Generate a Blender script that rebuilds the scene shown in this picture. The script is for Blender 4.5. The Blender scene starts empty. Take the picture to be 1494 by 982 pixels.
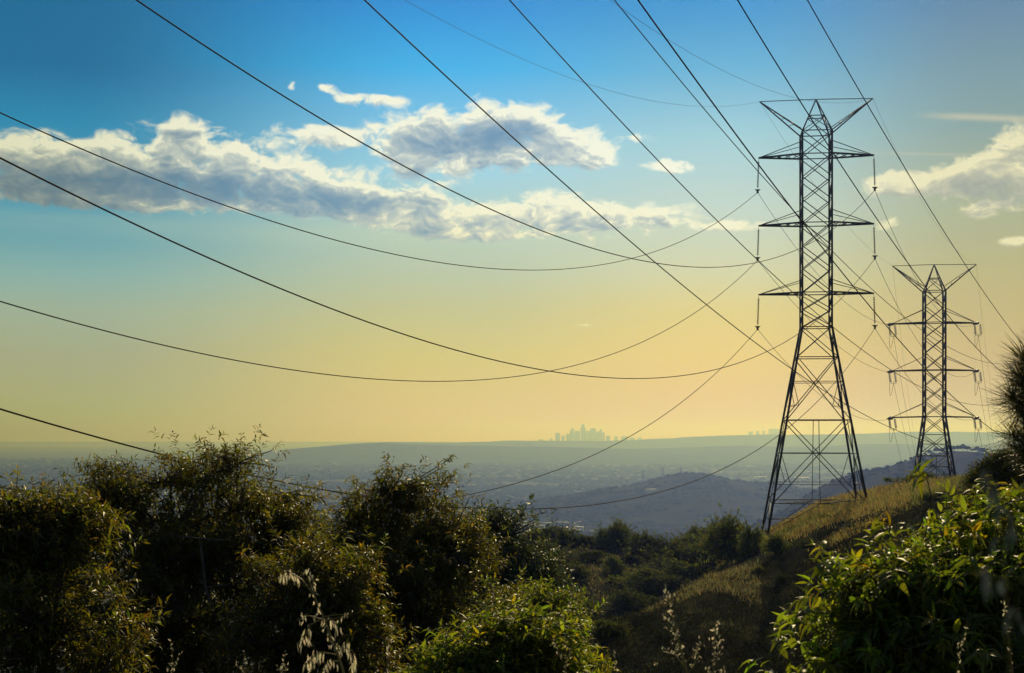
import bpy, math, random
import numpy as np
from math import radians, sin, cos, tan, atan, atan2, degrees, pi
from mathutils import Vector

rng = np.random.default_rng(7)
random.seed(7)
C = bpy.context.scene.collection
scene = bpy.context.scene

# ------------------------------------------------------------------ camera
F = 2075.0            # focal length in pixels of a 1494 px wide frame (50 mm lens)
CZ = 252.0            # height of the eye above the valley floor
HOR = 637.0           # eye level row, 747 = middle column
cd = bpy.data.cameras.new('camera'); cam = bpy.data.objects.new('camera', cd); C.objects.link(cam)
cd.sensor_width = 36; cd.lens = 36 * F / 1494.0
cd.shift_y = (HOR - 491.0) / 1494.0
cd.clip_start = 0.05; cd.clip_end = 120000
cam.location = (0, 0, CZ); cam.rotation_euler = (radians(90), 0, 0)
cd.dof.use_dof = True; cd.dof.focus_distance = 60; cd.dof.aperture_fstop = 13
scene.camera = cam

# ------------------------------------------------------------------ sun and exposure
SUN_AZ, SUN_EL = 13.0, 26.0
sd = bpy.data.lights.new('sun', 'SUN'); sun = bpy.data.objects.new('sun', sd); C.objects.link(sun)
sd.energy = 3.9; sd.angle = radians(0.6); sd.color = (1.0, 0.80, 0.46)
sdir = Vector((sin(radians(SUN_AZ)) * cos(radians(SUN_EL)), cos(radians(SUN_AZ)) * cos(radians(SUN_EL)), sin(radians(SUN_EL))))
sun.rotation_euler = sdir.to_track_quat('Z', 'Y').to_euler()
sun.location = (60, 200, CZ + 120)
scene.view_settings.view_transform = 'Standard'; scene.view_settings.look = 'None'
scene.view_settings.gamma = 1; scene.view_settings.use_curve_mapping = False
scene.view_settings.exposure = 0.0
cy = scene.cycles
cy.use_denoising = True; cy.max_bounces = 5; cy.diffuse_bounces = 3; cy.glossy_bounces = 2
cy.transmission_bounces = 3; cy.transparent_max_bounces = 4; cy.volume_bounces = 0
cy.sample_clamp_indirect = 6
HAZE_DENSITY = 2.25e-4
HAZE_COLOR = (0.083, 0.130, 0.41)      # scatters blue most
HAZE_ABSORB = (0.88, 0.80, 0.0)         # brown smog swallows part of the blue

# ------------------------------------------------------------------ sky (world)
def lin(c):
    return tuple(((v / 255) / 12.92 if v / 255 <= .04045 else ((v / 255 + .055) / 1.055) ** 2.4) for v in c)

world = bpy.data.worlds.new('World'); scene.world = world; world.use_nodes = True
world.cycles.sampling_method = 'MANUAL'; world.cycles.sample_map_resolution = 512
NT = world.node_tree; NT.nodes.clear()

class S:
    """scalar socket with arithmetic"""
    def __init__(s, o): s.o = o
    def _m(s, op, *a, clamp=False):
        n = NT.nodes.new('ShaderNodeMath'); n.operation = op; n.use_clamp = clamp
        for i, v in enumerate((s,) + a):
            if isinstance(v, S): NT.links.new(v.o, n.inputs[i])
            else: n.inputs[i].default_value = float(v)
        return S(n.outputs[0])
    def __add__(s, b): return s._m('ADD', b)
    def __sub__(s, b): return s._m('SUBTRACT', b)
    def __mul__(s, b): return s._m('MULTIPLY', b)
    def __truediv__(s, b): return s._m('DIVIDE', b)
    def sq(s): return s._m('POWER', 2.0)
    def max(s, b): return s._m('MAXIMUM', b)
    def min(s, b): return s._m('MINIMUM', b)
    def clamp(s): return s._m('ADD', 0.0, clamp=True)
    def ramp(s, a, b):
        n = NT.nodes.new('ShaderNodeMapRange'); n.interpolation_type = 'SMOOTHSTEP'
        NT.links.new(s.o, n.inputs[0]); n.inputs[1].default_value = a; n.inputs[2].default_value = b
        n.inputs[3].default_value = 0; n.inputs[4].default_value = 1
        return S(n.outputs[0])

def combine(x, y, z=0.0):
    n = NT.nodes.new('ShaderNodeCombineXYZ')
    for i, v in enumerate((x, y, z)):
        if isinstance(v, S): NT.links.new(v.o, n.inputs[i])
        else: n.inputs[i].default_value = v
    return n.outputs[0]
def mixc(f, a, b):
    n = NT.nodes.new('ShaderNodeMix'); n.data_type = 'RGBA'
    if isinstance(f, S): NT.links.new(f.o, n.inputs[0])
    else: n.inputs[0].default_value = f
    for i, v in ((6, a), (7, b)):
        if hasattr(v, 'is_output'): NT.links.new(v, n.inputs[i])
        else: n.inputs[i].default_value = tuple(v) + (1,)
    return n.outputs[2]

tc = NT.nodes.new('ShaderNodeTexCoord'); sep = NT.nodes.new('ShaderNodeSeparateXYZ')
NT.links.new(tc.outputs['Generated'], sep.inputs[0])
dx, dy, dz = (S(o) for o in sep.outputs)
AZ = dx._m('ARCTAN2', dy) * (180 / pi)
EL = dz._m('ARCSINE') * (180 / pi)

def ang(px, py):
    a = atan((px - 747) / F)
    return degrees(a), degrees(atan((HOR - py) / F * cos(a)))

# the smoggy evening gradient by bearing: four bearings, each a ramp over elevation
cols = [
 (100, [(0,(8,102,153)),(100,(12,106,158)),(180,(32,134,184)),(330,(90,158,190)),(400,(134,176,190)),(450,(156,177,174)),(520,(164,170,156)),(600,(168,175,156)),(640,(164,178,162))]),
 (650, [(0,(0,134,217)),(100,(50,172,241)),(250,(154,207,240)),(330,(176,203,204)),(400,(183,195,174)),(450,(193,193,144)),(520,(211,196,98)),(600,(221,192,60)),(640,(224,184,50))]),
 (1050,[(0,(0,134,202)),(100,(88,168,213)),(200,(154,200,219)),(300,(187,208,210)),(400,(208,206,164)),(450,(220,202,112)),(520,(231,199,60)),(600,(230,186,40)),(640,(226,178,40))]),
 (1450,[(0,(80,120,150)),(100,(108,141,151)),(180,(123,151,147)),(300,(159,167,126)),(400,(181,170,92)),(500,(195,168,50)),(600,(204,170,50)),(640,(206,168,70))]),
]
outs = []
for px, st in cols:
    r = NT.nodes.new('ShaderNodeValToRGB'); r.color_ramp.interpolation = 'B_SPLINE' if 0 else 'EASE' if 0 else 'LINEAR'
    pts = sorted([(max(0.0, ang(px, y)[1]) / 20, lin(c)) for y, c in st])
    e = r.color_ramp.elements
    e[0].position, e[0].color = pts[0][0], pts[0][1] + (1,)
    e[1].position, e[1].color = pts[-1][0], pts[-1][1] + (1,)
    for p, c in pts[1:-1]:
        q = e.new(p); q.color = c + (1,)
    NT.links.new((EL / 20.0).o, r.inputs[0]); outs.append((ang(px, 300)[0], r.outputs[0]))
smog = outs[0][1]
for (a0, _), (a1, o1) in zip(outs[:-1], outs[1:]):
    smog = mixc(AZ.ramp(a0, a1), smog, o1)

nish = NT.nodes.new('ShaderNodeTexSky'); nish.sky_type = 'NISHITA'; nish.sun_disc = False
nish.sun_elevation = radians(SUN_EL); nish.sun_rotation = radians(SUN_AZ)
nish.dust_density = 1.6; nish.altitude = 300
nsc = NT.nodes.new('ShaderNodeVectorMath'); nsc.operation = 'SCALE'; nsc.inputs[3].default_value = 0.055
NT.links.new(nish.outputs[0], nsc.inputs[0])
absaz = AZ._m('ABSOLUTE')
away = absaz.ramp(24, 60).max(EL.ramp(16, 34)).max((EL * -1.0).ramp(1, 6))
clear = mixc(away, smog, nsc.outputs[0])

# clouds: piles of soft lobes broken up by fractal noise, all by bearing and elevation
def noise(vec, scale, detail=6.0, rough=.55, dist=0.0):   # fractal noise over bearing and elevation
    n = NT.nodes.new('ShaderNodeTexNoise'); n.noise_dimensions = '2D'
    n.inputs['Scale'].default_value = scale; n.inputs['Detail'].default_value = detail
    n.inputs['Roughness'].default_value = rough; n.inputs['Distortion'].default_value = dist
    NT.links.new(vec, n.inputs['Vector']); return S(n.outputs[0])
def lobes(pos, L):
    tot = None
    for (cx, cy_, rx, ry, w) in L:
        a, e = ang(cx, cy_); k = degrees(1 / F)
        sub = NT.nodes.new('ShaderNodeVectorMath'); sub.operation = 'SUBTRACT'; NT.links.new(pos, sub.inputs[0]); sub.inputs[1].default_value = (a, e, 0)
        mul = NT.nodes.new('ShaderNodeVectorMath'); mul.operation = 'MULTIPLY'; NT.links.new(sub.outputs[0], mul.inputs[0]); mul.inputs[1].default_value = (1 / (rx * k), 1 / (ry * k), 0)
        dot = NT.nodes.new('ShaderNodeVectorMath'); dot.operation = 'DOT_PRODUCT'; NT.links.new(mul.outputs[0], dot.inputs[0]); NT.links.new(mul.outputs[0], dot.inputs[1])
        g = (S(dot.outputs['Value']) * -1.0)._m('EXPONENT') * w
        tot = g if tot is None else tot + g
    return tot
BODY = [(300,298,330,14,.40),(480,306,260,14,.42),(660,328,130,18,.5),(20,232,95,34,.95),(110,238,95,36,.95),(215,246,100,44,1.0),(264,193,44,22,1.1),(330,238,90,36,1.0),(430,272,80,30,1.0),(520,286,80,30,.95),
        (620,302,75,30,.85),(690,322,45,20,.7),(60,275,150,22,.7),(470,196,70,20,.95),(522,147,36,11,.95),(478,131,16,9,.85),(573,144,18,7,.75),(428,124,9,7,.7),
        (600,198,60,32,1.0),(700,190,98,44,1.1),(790,195,65,30,1.0),(862,222,48,24,1.0),(640,238,90,22,.7),(745,232,75,16,.75),
        (925,203,32,10,.95),(985,243,46,11,.95),(790,300,50,24,.9),(850,322,80,28,.95),(955,318,80,24,.85),(1075,327,50,10,.85),(690,345,110,10,.55),
        (1480,222,40,36,1.25),(1425,262,72,30,1.1),(1482,262,40,40,1.0),(1340,266,70,15,.95),(1296,272,28,13,.8),(1478,350,24,9,.95),(1296,325,24,14,.7),(1425,300,30,20,.8),(855,475,36,5,.5)]
DARK = [(0,270,90,26,1.2),(120,268,90,24,1.0),(250,270,120,24,1.2),(400,284,110,18,1.1),(520,298,80,12,1.0),(270,196,40,9,.9),(715,200,66,20,1.3),(650,214,66,14,.7),
        (770,190,28,15,.7),(1480,284,65,16,1.0),(1415,268,36,11,.5),(610,287,40,14,.45)]
pos = combine(AZ, EL * 1.0)
npos = combine(AZ * 0.6, EL * 1.05)
warp = noise(npos, 0.9, 3.0, .5)
w2 = noise(combine(AZ * 0.6 + 31.0, EL * 1.05), 0.9, 3.0, .5)
def puffs(vec, scale, detail, rough=.55):
    n = NT.nodes.new('ShaderNodeTexVoronoi'); n.voronoi_dimensions = '2D'; n.feature = 'SMOOTH_F1'; n.normalize = True
    n.inputs['Scale'].default_value = scale; n.inputs['Detail'].default_value = detail; n.inputs['Roughness'].default_value = rough
    n.inputs['Smoothness'].default_value = .35; NT.links.new(vec, n.inputs['Vector']); return S(n.outputs['Distance'])
def cloud_density(ox, oy, detail):
    """thickness of the cloud seen in a direction shifted by (ox, oy) degrees"""
    X = AZ + ox; Y = EL + oy
    body = lobes(combine(X + (warp - 0.5) * 1.1, Y + (w2 - 0.5) * 0.5), BODY)
    q = combine(X * 0.72 + (warp - 0.5) * 0.9, Y * 1.15 + (w2 - 0.5) * 0.9)
    tex = (noise(q, 1.0, detail, .58) - 0.5) * 2.0 + (puffs(q, 1.7, min(detail, 3.0)) * -1.0 + 0.30) * 1.3
    return (body - 0.40).min(0.75) + tex * (body * 1.1 + 0.12).min(1.0)
dens = cloud_density(0.0, 0.0, 8.0)
alpha = dens.ramp(-0.05, 0.50)
d1 = cloud_density(0.05, 0.15, 6.0).max(0.0)      # how much cloud lies a little way towards the sun
d2 = cloud_density(0.12, 0.50, 3.0).max(0.0)      # ... and further
core = lobes(combine(AZ + (warp - 0.5) * 1.6, EL + (w2 - 0.5) * 0.8), DARK)
depth = d1 * 0.62 + d2 * 0.85 + core * 1.15 - (dens - d1) * 0.9
shade = (depth * -1.0 + 0.50).min(0.0)._m('EXPONENT')
warmth = EL.ramp(10.5, 6.0)
cream = mixc(warmth, lin((240, 242, 232)), lin((240, 232, 192)))
side = absaz.ramp(7.0, 21.0)
cream = mixc(side * 0.6, cream, lin((212, 212, 182)))
cream = mixc(AZ.ramp(9.0, 17.0) * 0.7, cream, lin((228, 219, 172)))
grey = mixc(AZ.ramp(0.0, 18.0), lin((84, 134, 178)), lin((138, 146, 136)))
grey = mixc(AZ.ramp(-8.0, -19.0), grey, lin((76, 110, 134)))
ccol = mixc(shade, grey, cream)
# a veil of thin high cloud bands under the bank
veil = lobes(pos, [(300, 330, 420, 14, .5), (560, 350, 330, 10, .35), (1400, 250, 260, 60, .3), (900, 330, 260, 50, .35)]) * noise(combine(AZ * 0.12, EL * 1.6), 1.1, 5.0, .6) * 1.1
skyc = mixc(veil.clamp() * 0.6, clear, mixc(AZ.ramp(0, 20), lin((206, 214, 186)), lin((196, 192, 152))))
# contrails low in the sky on the right
def trail(x0, y0, x1, y1, wpx, amt):
    a0, e0 = ang(x0, y0); a1, e1 = ang(x1, y1); k = degrees(1 / F)
    line = (AZ - a0) * ((e1 - e0) / (a1 - a0)) + e0
    d = (EL - line + (w2 - 0.5) * 0.06) / (wpx * k)
    return (d.sq() * -1.0)._m('EXPONENT') * AZ.ramp(a0, a0 + (a1 - a0) * 0.5) * amt
skyc = mixc((trail(1320, 167, 1500, 174, 4.5, .55) + trail(1230, 221, 1420, 226, 2.2, .22)).clamp(), skyc, lin((204, 196, 160)))
low = EL.ramp(1.5, 4.0)
final = mixc(alpha * low * (absaz.ramp(60, 40)), skyc, ccol)
bg = NT.nodes.new('ShaderNodeBackground'); wo = NT.nodes.new('ShaderNodeOutputWorld')
NT.links.new(final, bg.inputs[0]); bg.inputs[1].default_value = 1.0
NT.links.new(bg.outputs[0], wo.inputs[0])

# ------------------------------------------------------------------ helpers
def P(px, py, d):            # a point at depth d
    return np.array([(px - 747) / F * d, d, CZ + (HOR - py) / F * d])

class Geo:
    def __init__(s): s.v = []; s.q = []; s.t = []; s.n = 0
    def add(s, v, q, t=None):
        v = np.asarray(v, float).reshape(-1, 3); q = np.asarray(q, int).reshape(-1, 4)
        s.v.append(v); s.q.append(q + s.n); s.n += len(v)
        s.t.append(np.ones((len(v), 3)) if t is None else np.broadcast_to(np.asarray(t, float), (len(v), 3)).copy())
    def beams(s, A, B, w, w2=None):
        A = np.asarray(A, float).reshape(-1, 3); B = np.asarray(B, float).reshape(-1, 3); n = len(A)
        w = np.broadcast_to(np.asarray(w, float), (n,)); wb = w if w2 is None else np.broadcast_to(np.asarray(w2, float), (n,))
        d = B - A; d /= np.maximum(np.linalg.norm(d, axis=1, keepdims=True), 1e-9)
        up = np.where(np.abs(d[:, 2:3]) > .9, np.array([[0, 1., 0]]), np.array([[0, 0, 1.]]))
        a = np.cross(d, up); a /= np.linalg.norm(a, axis=1, keepdims=True); b = np.cross(d, a)
        v = []
        for Q, ww in ((A, w), (B, wb)):
            for sa, sb in ((1, 1), (-1, 1), (-1, -1), (1, -1)):
                v.append(Q + (a * sa + b * sb) * ww[:, None] / 2)
        v = np.stack(v, 1)
        f = np.array([[0,1,5,4],[1,2,6,5],[2,3,7,6],[3,0,4,7],[3,2,1,0],[4,5,6,7]])
        s.add(v, (np.arange(n)[:, None, None] * 8 + f[None]))
    def tube(s, pts, r, k=6, closed_ring=False):
        pts = np.asarray(pts, float); m = len(pts); r = np.broadcast_to(np.asarray(r, float), (m,))
        d = np.gradient(pts, axis=0); d /= np.maximum(np.linalg.norm(d, axis=1, keepdims=True), 1e-9)
        ref = np.array([0, 0, 1.]) if np.abs(d[:, 2]).mean() < .8 else np.array([0, 1., 0])
        a = np.cross(d, ref); a /= np.maximum(np.linalg.norm(a, axis=1, keepdims=True), 1e-9); b = np.cross(d, a)
        th = np.arange(k) * 2 * pi / k
        v = pts[:, None] + r[:, None, None] * (a[:, None] * np.cos(th)[None, :, None] + b[:, None] * np.sin(th)[None, :, None])
        i = np.arange(m - 1)[:, None] * k; j = np.arange(k)[None]
        q = np.stack([i + j, i + (j + 1) % k, i + k + (j + 1) % k, i + k + j], -1)
        s.add(v, q)
    def tubes(s, PT, R, k=3):        # many tubes of the same point count: PT (n,m,3), R (n,m)
        PT = np.asarray(PT, float); n, m, _ = PT.shape
        if n == 0: return
        d = np.gradient(PT, axis=1); d /= np.maximum(np.linalg.norm(d, axis=2, keepdims=True), 1e-9)
        ref = np.array([.21, .93, .3]); a = np.cross(d, ref); a /= np.maximum(np.linalg.norm(a, axis=2, keepdims=True), 1e-9); b = np.cross(d, a)
        th = np.arange(k) * 2 * pi / k
        v = PT[:, :, None] + R[:, :, None, None] * (a[:, :, None] * np.cos(th)[:, None] + b[:, :, None] * np.sin(th)[:, None])
        t = np.arange(n)[:, None, None] * m * k; i = np.arange(m - 1)[None, :, None] * k; j = np.arange(k)[None, None]
        q = np.stack([t + i + j, t + i + (j + 1) % k, t + i + k + (j + 1) % k, t + i + k + j], -1)
        s.add(v, q)
    def lathe(s, p0, p1, prof, k=8):  # profile of (t, r) between p0 and p1
        p0 = np.asarray(p0, float); p1 = np.asarray(p1, float)
        pts = np.array([p0 + (p1 - p0) * t for t, r in prof]); rr = [r for t, r in prof]
        d = (p1 - p0) / np.linalg.norm(p1 - p0); ref = np.array([0, 0, 1.]) if abs(d[2]) < .8 else np.array([0, 1., 0])
        a = np.cross(d, ref); a /= np.linalg.norm(a); b = np.cross(d, a); th = np.arange(k) * 2 * pi / k; m = len(prof)
        v = pts[:, None] + np.array(rr)[:, None, None] * (a * np.cos(th)[:, None] + b * np.sin(th)[:, None])[None]
        i = np.arange(m - 1)[:, None] * k; j = np.arange(k)[None]
        s.add(v, np.stack([i + j, i + (j + 1) % k, i + k + (j + 1) % k, i + k + j], -1))
    def box(s, c, sz, rz=0.0):
        c = np.asarray(c, float); x, y, z = np.asarray(sz, float) / 2
        v = np.array([[-x,-y,-z],[x,-y,-z],[x,y,-z],[-x,y,-z],[-x,-y,z],[x,-y,z],[x,y,z],[-x,y,z]])
        cr, sr = cos(rz), sin(rz); v = v @ np.array([[cr, sr, 0], [-sr, cr, 0], [0, 0, 1]])
        s.add(v + c, [[3,2,1,0],[4,5,6,7],[0,1,5,4],[1,2,6,5],[2,3,7,6],[3,0,4,7]])
    def mesh(s, name, mat, origin=(0, 0, 0), smooth=False):
        me = bpy.data.meshes.new(name)
        v = np.concatenate(s.v) - np.asarray(origin, float); q = np.concatenate(s.q); t = np.concatenate(s.t)
        me.vertices.add(len(v)); me.vertices.foreach_set('co', v.astype(np.float32).ravel())
        me.loops.add(q.size); me.loops.foreach_set('vertex_index', q.astype(np.int32).ravel())
        me.polygons.add(len(q)); me.polygons.foreach_set('loop_start', np.arange(0, q.size, 4, dtype=np.int32))
        if smooth: me.polygons.foreach_set('use_smooth', np.ones(len(q), bool))
        at = me.attributes.new('tint', 'FLOAT_COLOR', 'POINT')
        at.data.foreach_set('color', np.concatenate([t, np.ones((len(t), 1))], 1).astype(np.float32).ravel())
        me.update(calc_edges=True)
        me.materials.append(mat); return me
    def build(s, name, mat, parent=None, origin=(0, 0, 0), smooth=False):
        o = bpy.data.objects.new(name, s.mesh(name, mat, origin, smooth)); C.objects.link(o)
        if parent is not None: o.parent = parent
        else: o.location = origin
        return o

def tag(o, label=None, cat=None, group=None, kind=None):
    if label: o['label'] = label
    if cat: o['category'] = cat
    if group: o['group'] = group
    if kind: o['kind'] = kind
    return o
def empty(name, loc, label, cat, group=None):
    o = bpy.data.objects.new(name, None); C.objects.link(o); o.location = loc; o.empty_display_size = .3
    return tag(o, label, cat, group)
def dup(root, loc, rz=0.0, sc=(1, 1, 1), label=None, group=None, name=None):
    r = root.copy(); C.objects.link(r); r.location = loc; r.rotation_euler = (0, 0, rz); r.scale = sc
    if label: r['label'] = label
    if group: r['group'] = group
    for ch in list(root.children):
        c = ch.copy(); C.objects.link(c); c.parent = r
    return r

# ------------------------------------------------------------------ materials
def mat(name, col, rough=.8, spec=.3, tint=False, trans=0.0, tcol=None, nscale=None, ncol=None, metallic=0.0, coat=0.0, ndetail=5, bump=0.0, bscale=20, back=None):
    m = bpy.data.materials.new(name); m.use_nodes = True; nt = m.node_tree; N = nt.nodes; Lk = nt.links
    b = N['Principled BSDF']; b.inputs['Roughness'].default_value = rough; b.inputs['Specular IOR Level'].default_value = spec
    b.inputs['Metallic'].default_value = metallic; b.inputs['Base Color'].default_value = tuple(col) + (1,)
    src = None
    if nscale:
        t = N.new('ShaderNodeTexCoord'); n = N.new('ShaderNodeTexNoise'); n.inputs['Scale'].default_value = nscale; n.inputs['Detail'].default_value = ndetail
        n.inputs['Roughness'].default_value = .65
        Lk.new(t.outputs['Object'], n.inputs['Vector'])
        r = N.new('ShaderNodeValToRGB'); r.color_ramp.elements[0].position = .36; r.color_ramp.elements[1].position = .66
        r.color_ramp.elements[0].color = tuple(col) + (1,); r.color_ramp.elements[1].color = tuple(ncol) + (1,)
        Lk.new(n.outputs[0], r.inputs[0]); src = r.outputs[0]
    if tint:
        a = N.new('ShaderNodeAttribute'); a.attribute_name = 'tint'
        mx = N.new('ShaderNodeMix'); mx.data_type = 'RGBA'; mx.blend_type = 'MULTIPLY'; mx.inputs[0].default_value = 1
        if src: Lk.new(src, mx.inputs[6])
        else: mx.inputs[6].default_value = tuple(col) + (1,)
        Lk.new(a.outputs['Color'], mx.inputs[7]); src = mx.outputs[2]
    if src: Lk.new(src, b.inputs['Base Color'])
    if bump:
        t = N.new('ShaderNodeTexCoord'); n = N.new('ShaderNodeTexNoise'); n.inputs['Scale'].default_value = bscale; n.inputs['Detail'].default_value = 5
        Lk.new(t.outputs['Object'], n.inputs['Vector']); bp = N.new('ShaderNodeBump'); bp.inputs['Strength'].default_value = bump
        Lk.new(n.outputs[0], bp.inputs['Height']); Lk.new(bp.outputs[0], b.inputs['Normal'])
    if trans:
        tr = N.new('ShaderNodeBsdfTranslucent'); ms = N.new('ShaderNodeMixShader'); ms.inputs[0].default_value = trans
        if src:
            g = N.new('ShaderNodeMix'); g.data_type = 'RGBA'; g.blend_type = 'MULTIPLY'; g.inputs[0].default_value = 1
            Lk.new(src, g.inputs[6]); g.inputs[7].default_value = tuple(tcol or (2.2, 2.0, .6)) + (1,); Lk.new(g.outputs[2], tr.inputs[0])
        else: tr.inputs[0].default_value = tuple(a * b_ for a, b_ in zip(col, tcol or (2.2, 2.0, .6))) + (1,)
        out = N['Material Output']; Lk.new(b.outputs[0], ms.inputs[1]); Lk.new(tr.outputs[0], ms.inputs[2]); Lk.new(ms.outputs[0], out.inputs[0])
    return m

M_leaf = mat('laurel_leaf', (.074, .092, .020), rough=.48, spec=.4, tint=True, trans=.55, tcol=(3.9, 3.9, .8))
M_leafd = mat('sumac_leaf', (.060, .066, .020), rough=.45, spec=.4, tint=True, trans=.5, tcol=(3.6, 3.1, .6))
M_shrub = mat('chaparral_leaf', (.084, .098, .040), rough=.7, spec=0, tint=True, trans=.25, tcol=(2.2, 2.2, .7))
M_shade_sage = mat('shade_dark_sage', (.034, .044, .036), rough=.85, spec=0, tint=True, trans=.12, tcol=(1.8, 1.7, 1.0), nscale=.15, ncol=(.062, .068, .05))  # sage kept dark so its colour stands in for shade on the near slope
M_grey = mat('eucalyptus_leaf', (.085, .105, .055), rough=.55, spec=.35, tint=True, trans=.25, tcol=(2.2, 2.2, .8))
M_bark = mat('bark', (.06, .05, .042), rough=.9, nscale=8, ncol=(.13, .115, .10), bump=.4, bscale=30)
M_needle = mat('pine_needle', (.045, .05, .02), rough=.4, spec=.5, tint=True, trans=.25, tcol=(2.6, 2.2, .8))
M_grass = mat('dry_grass', (.128, .122, .074), rough=.75, spec=0, tint=True, trans=.55, tcol=(1.75, 1.7, 1.25))
M_greyhusk = mat('grey_husk', (.07, .085, .09), rough=.6, spec=.2, tint=True, trans=.3, tcol=(1.1, 1.2, 1.3))  # darker, bluer husk colour for the stalk close to the lens
M_husk = mat('seed_husk', (.70, .66, .54), rough=.5, spec=.4, tint=True, trans=.65, tcol=(1.2, 1.18, 1.05))
M_stem = mat('straw_stem', (.22, .19, .07), rough=.5, spec=.3, trans=.25, tcol=(1.5, 1.4, .8), tint=True)
M_steel = mat('weathered_steel', (.028, .030, .032), rough=.6, spec=.3, metallic=.2, nscale=1.5, ncol=(.060, .058, .055))
M_wire = mat('conductor_wire', (.018, .015, .013), rough=.8, spec=.1)
M_porc = mat('insulator_glaze', (.06, .045, .04), rough=.25, spec=.6)
M_concr = mat('concrete', (.28, .27, .25), rough=.9, nscale=4, ncol=(.36, .35, .33))
M_soil = mat('hillside_soil', (.016, .018, .013), rough=.95, spec=0, nscale=.09, ncol=(.050, .052, .036), ndetail=10, bump=.6, bscale=1.5)
M_hill = mat('hill_ground', (.03, .036, .025), rough=.95, spec=0, nscale=.006, ncol=(.06, .062, .04), ndetail=10, bump=.6, bscale=.02)
M_plain = mat('valley_ground', (.06, .07, .055), rough=.95, spec=0, nscale=.0012, ncol=(.13, .13, .11), ndetail=12)
M_tree = mat('far_tree', (.035, .045, .025), rough=.9, spec=0, tint=True)
M_roof = mat('pale_roof', (.42, .43, .42), rough=.6, spec=.3, tint=True)
M_tower = mat('tower_facade', (.30, .29, .28), rough=.4, spec=.5, nscale=.02, ncol=(.22, .22, .23))
M_glass = mat('tower_glass', (.05, .06, .07), rough=.15, spec=.8)

# ------------------------------------------------------------------ terrain
def vnoise(x, y, seed=0):
    xi = np.floor(x).astype(int); yi = np.floor(y).astype(int); xf = x - xi; yf = y - yi
    u = xf * xf * (3 - 2 * xf); v = yf * yf * (3 - 2 * yf)
    def h(a, b):
        n = (a * 374761393 + b * 668265263 + seed * 1274126177) & 0x7fffffff
        n = ((n ^ (n >> 13)) * 1274126177) & 0x7fffffff
        return ((n ^ (n >> 16)) & 0xffff) / 65535.0
    return (h(xi, yi) * (1 - u) + h(xi + 1, yi) * u) * (1 - v) + (h(xi, yi + 1) * (1 - u) + h(xi + 1, yi + 1) * u) * v
def fbm(x, y, o=5, seed=0):
    s = 0; a = .5
    for i in range(o): s = s + a * (vnoise(x * 2 ** i, y * 2 ** i, seed + i) - .5); a *= .5
    return s

DK = np.array([1.5, 3, 6, 12, 25, 40, 60, 80, 110, 150, 170, 200, 228, 260, 350, 500, 900, 1600])
TB = {  # pixel column: height relative to the eye at each depth
 -900: [-1.7,-1.9,-2.3,-3.2,-6,-10,-15,-20,-27,-36,-40,-46,-52,-58,-80,-120,-215,-256],
 0:    [-1.7,-1.9,-2.3,-3.4,-6.5,-11,-16,-21,-27,-34,-38,-44,-50,-56,-80,-120,-215,-256],
 500:  [-1.7,-1.9,-2.4,-3.6,-7,-11,-15.5,-19,-23,-26,-27,-29,-32,-38,-66,-115,-215,-256],
 700:  [-1.7,-1.9,-2.5,-3.8,-7,-11,-15,-18,-21,-23,-22,-19.5,-18.2,-24,-55,-110,-215,-256],
 800:  [-1.7,-1.9,-2.5,-3.8,-7,-10.5,-14,-16.5,-20,-22,-20.5,-18.4,-17.2,-23,-50,-108,-215,-256],
 880:  [-1.7,-1.9,-2.5,-3.9,-6.4,-8.4,-10.2,-10.6,-16,-21,-20.5,-18.6,-17.4,-22,-48,-105,-215,-256],
 950:  [-1.7,-1.9,-2.5,-3.9,-6.2,-8.0,-9.6,-10.4,-13.5,-20,-20.5,-19.2,-17.9,-22,-46,-104,-215,-256],
 1030: [-1.7,-1.9,-2.5,-3.8,-6.0,-8.2,-10.0,-10.6,-10.8,-15.5,-18,-19,-18.2,-22,-45,-104,-215,-256],
 1110: [-1.7,-1.9,-2.5,-3.7,-5.9,-8.0,-10.0,-10.8,-11.0,-10.7,-12,-16,-18,-22,-44,-104,-215,-256],
 1190: [-1.7,-1.9,-2.4,-3.5,-5.4,-7.0,-8.2,-8.7,-8.7,-8.1,-8.3,-11,-15,-20,-42,-104,-215,-256],
 1270: [-1.7,-1.9,-2.3,-3.2,-4.6,-5.5,-6.2,-6.6,-6.8,-6.75,-7.0,-8.2,-10.5,-14,-38,-102,-215,-256],
 1350: [-1.7,-1.9,-2.2,-2.9,-3.6,-4.1,-4.5,-4.8,-5.0,-5.2,-5.45,-6.6,-8.0,-9.5,-28,-98,-215,-256],
 1430: [-1.7,-1.8,-2.1,-2.5,-2.9,-3.1,-3.3,-3.5,-3.9,-4.6,-5.0,-6.2,-7.6,-9.2,-26,-96,-215,-256],
 1494: [-1.7,-1.8,-2.0,-2.3,-2.5,-2.6,-2.8,-3.0,-3.4,-4.3,-4.8,-6.0,-7.6,-9.2,-26,-96,-215,-256],
 2400: [-1.6,-1.5,-1.2,-.8,0,1,2,3,5,7,8,8,7,6,-10,-80,-215,-256]}
TX = np.array(sorted(TB)); TZ = np.array([TB[k] for k in sorted(TB)], float)
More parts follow.
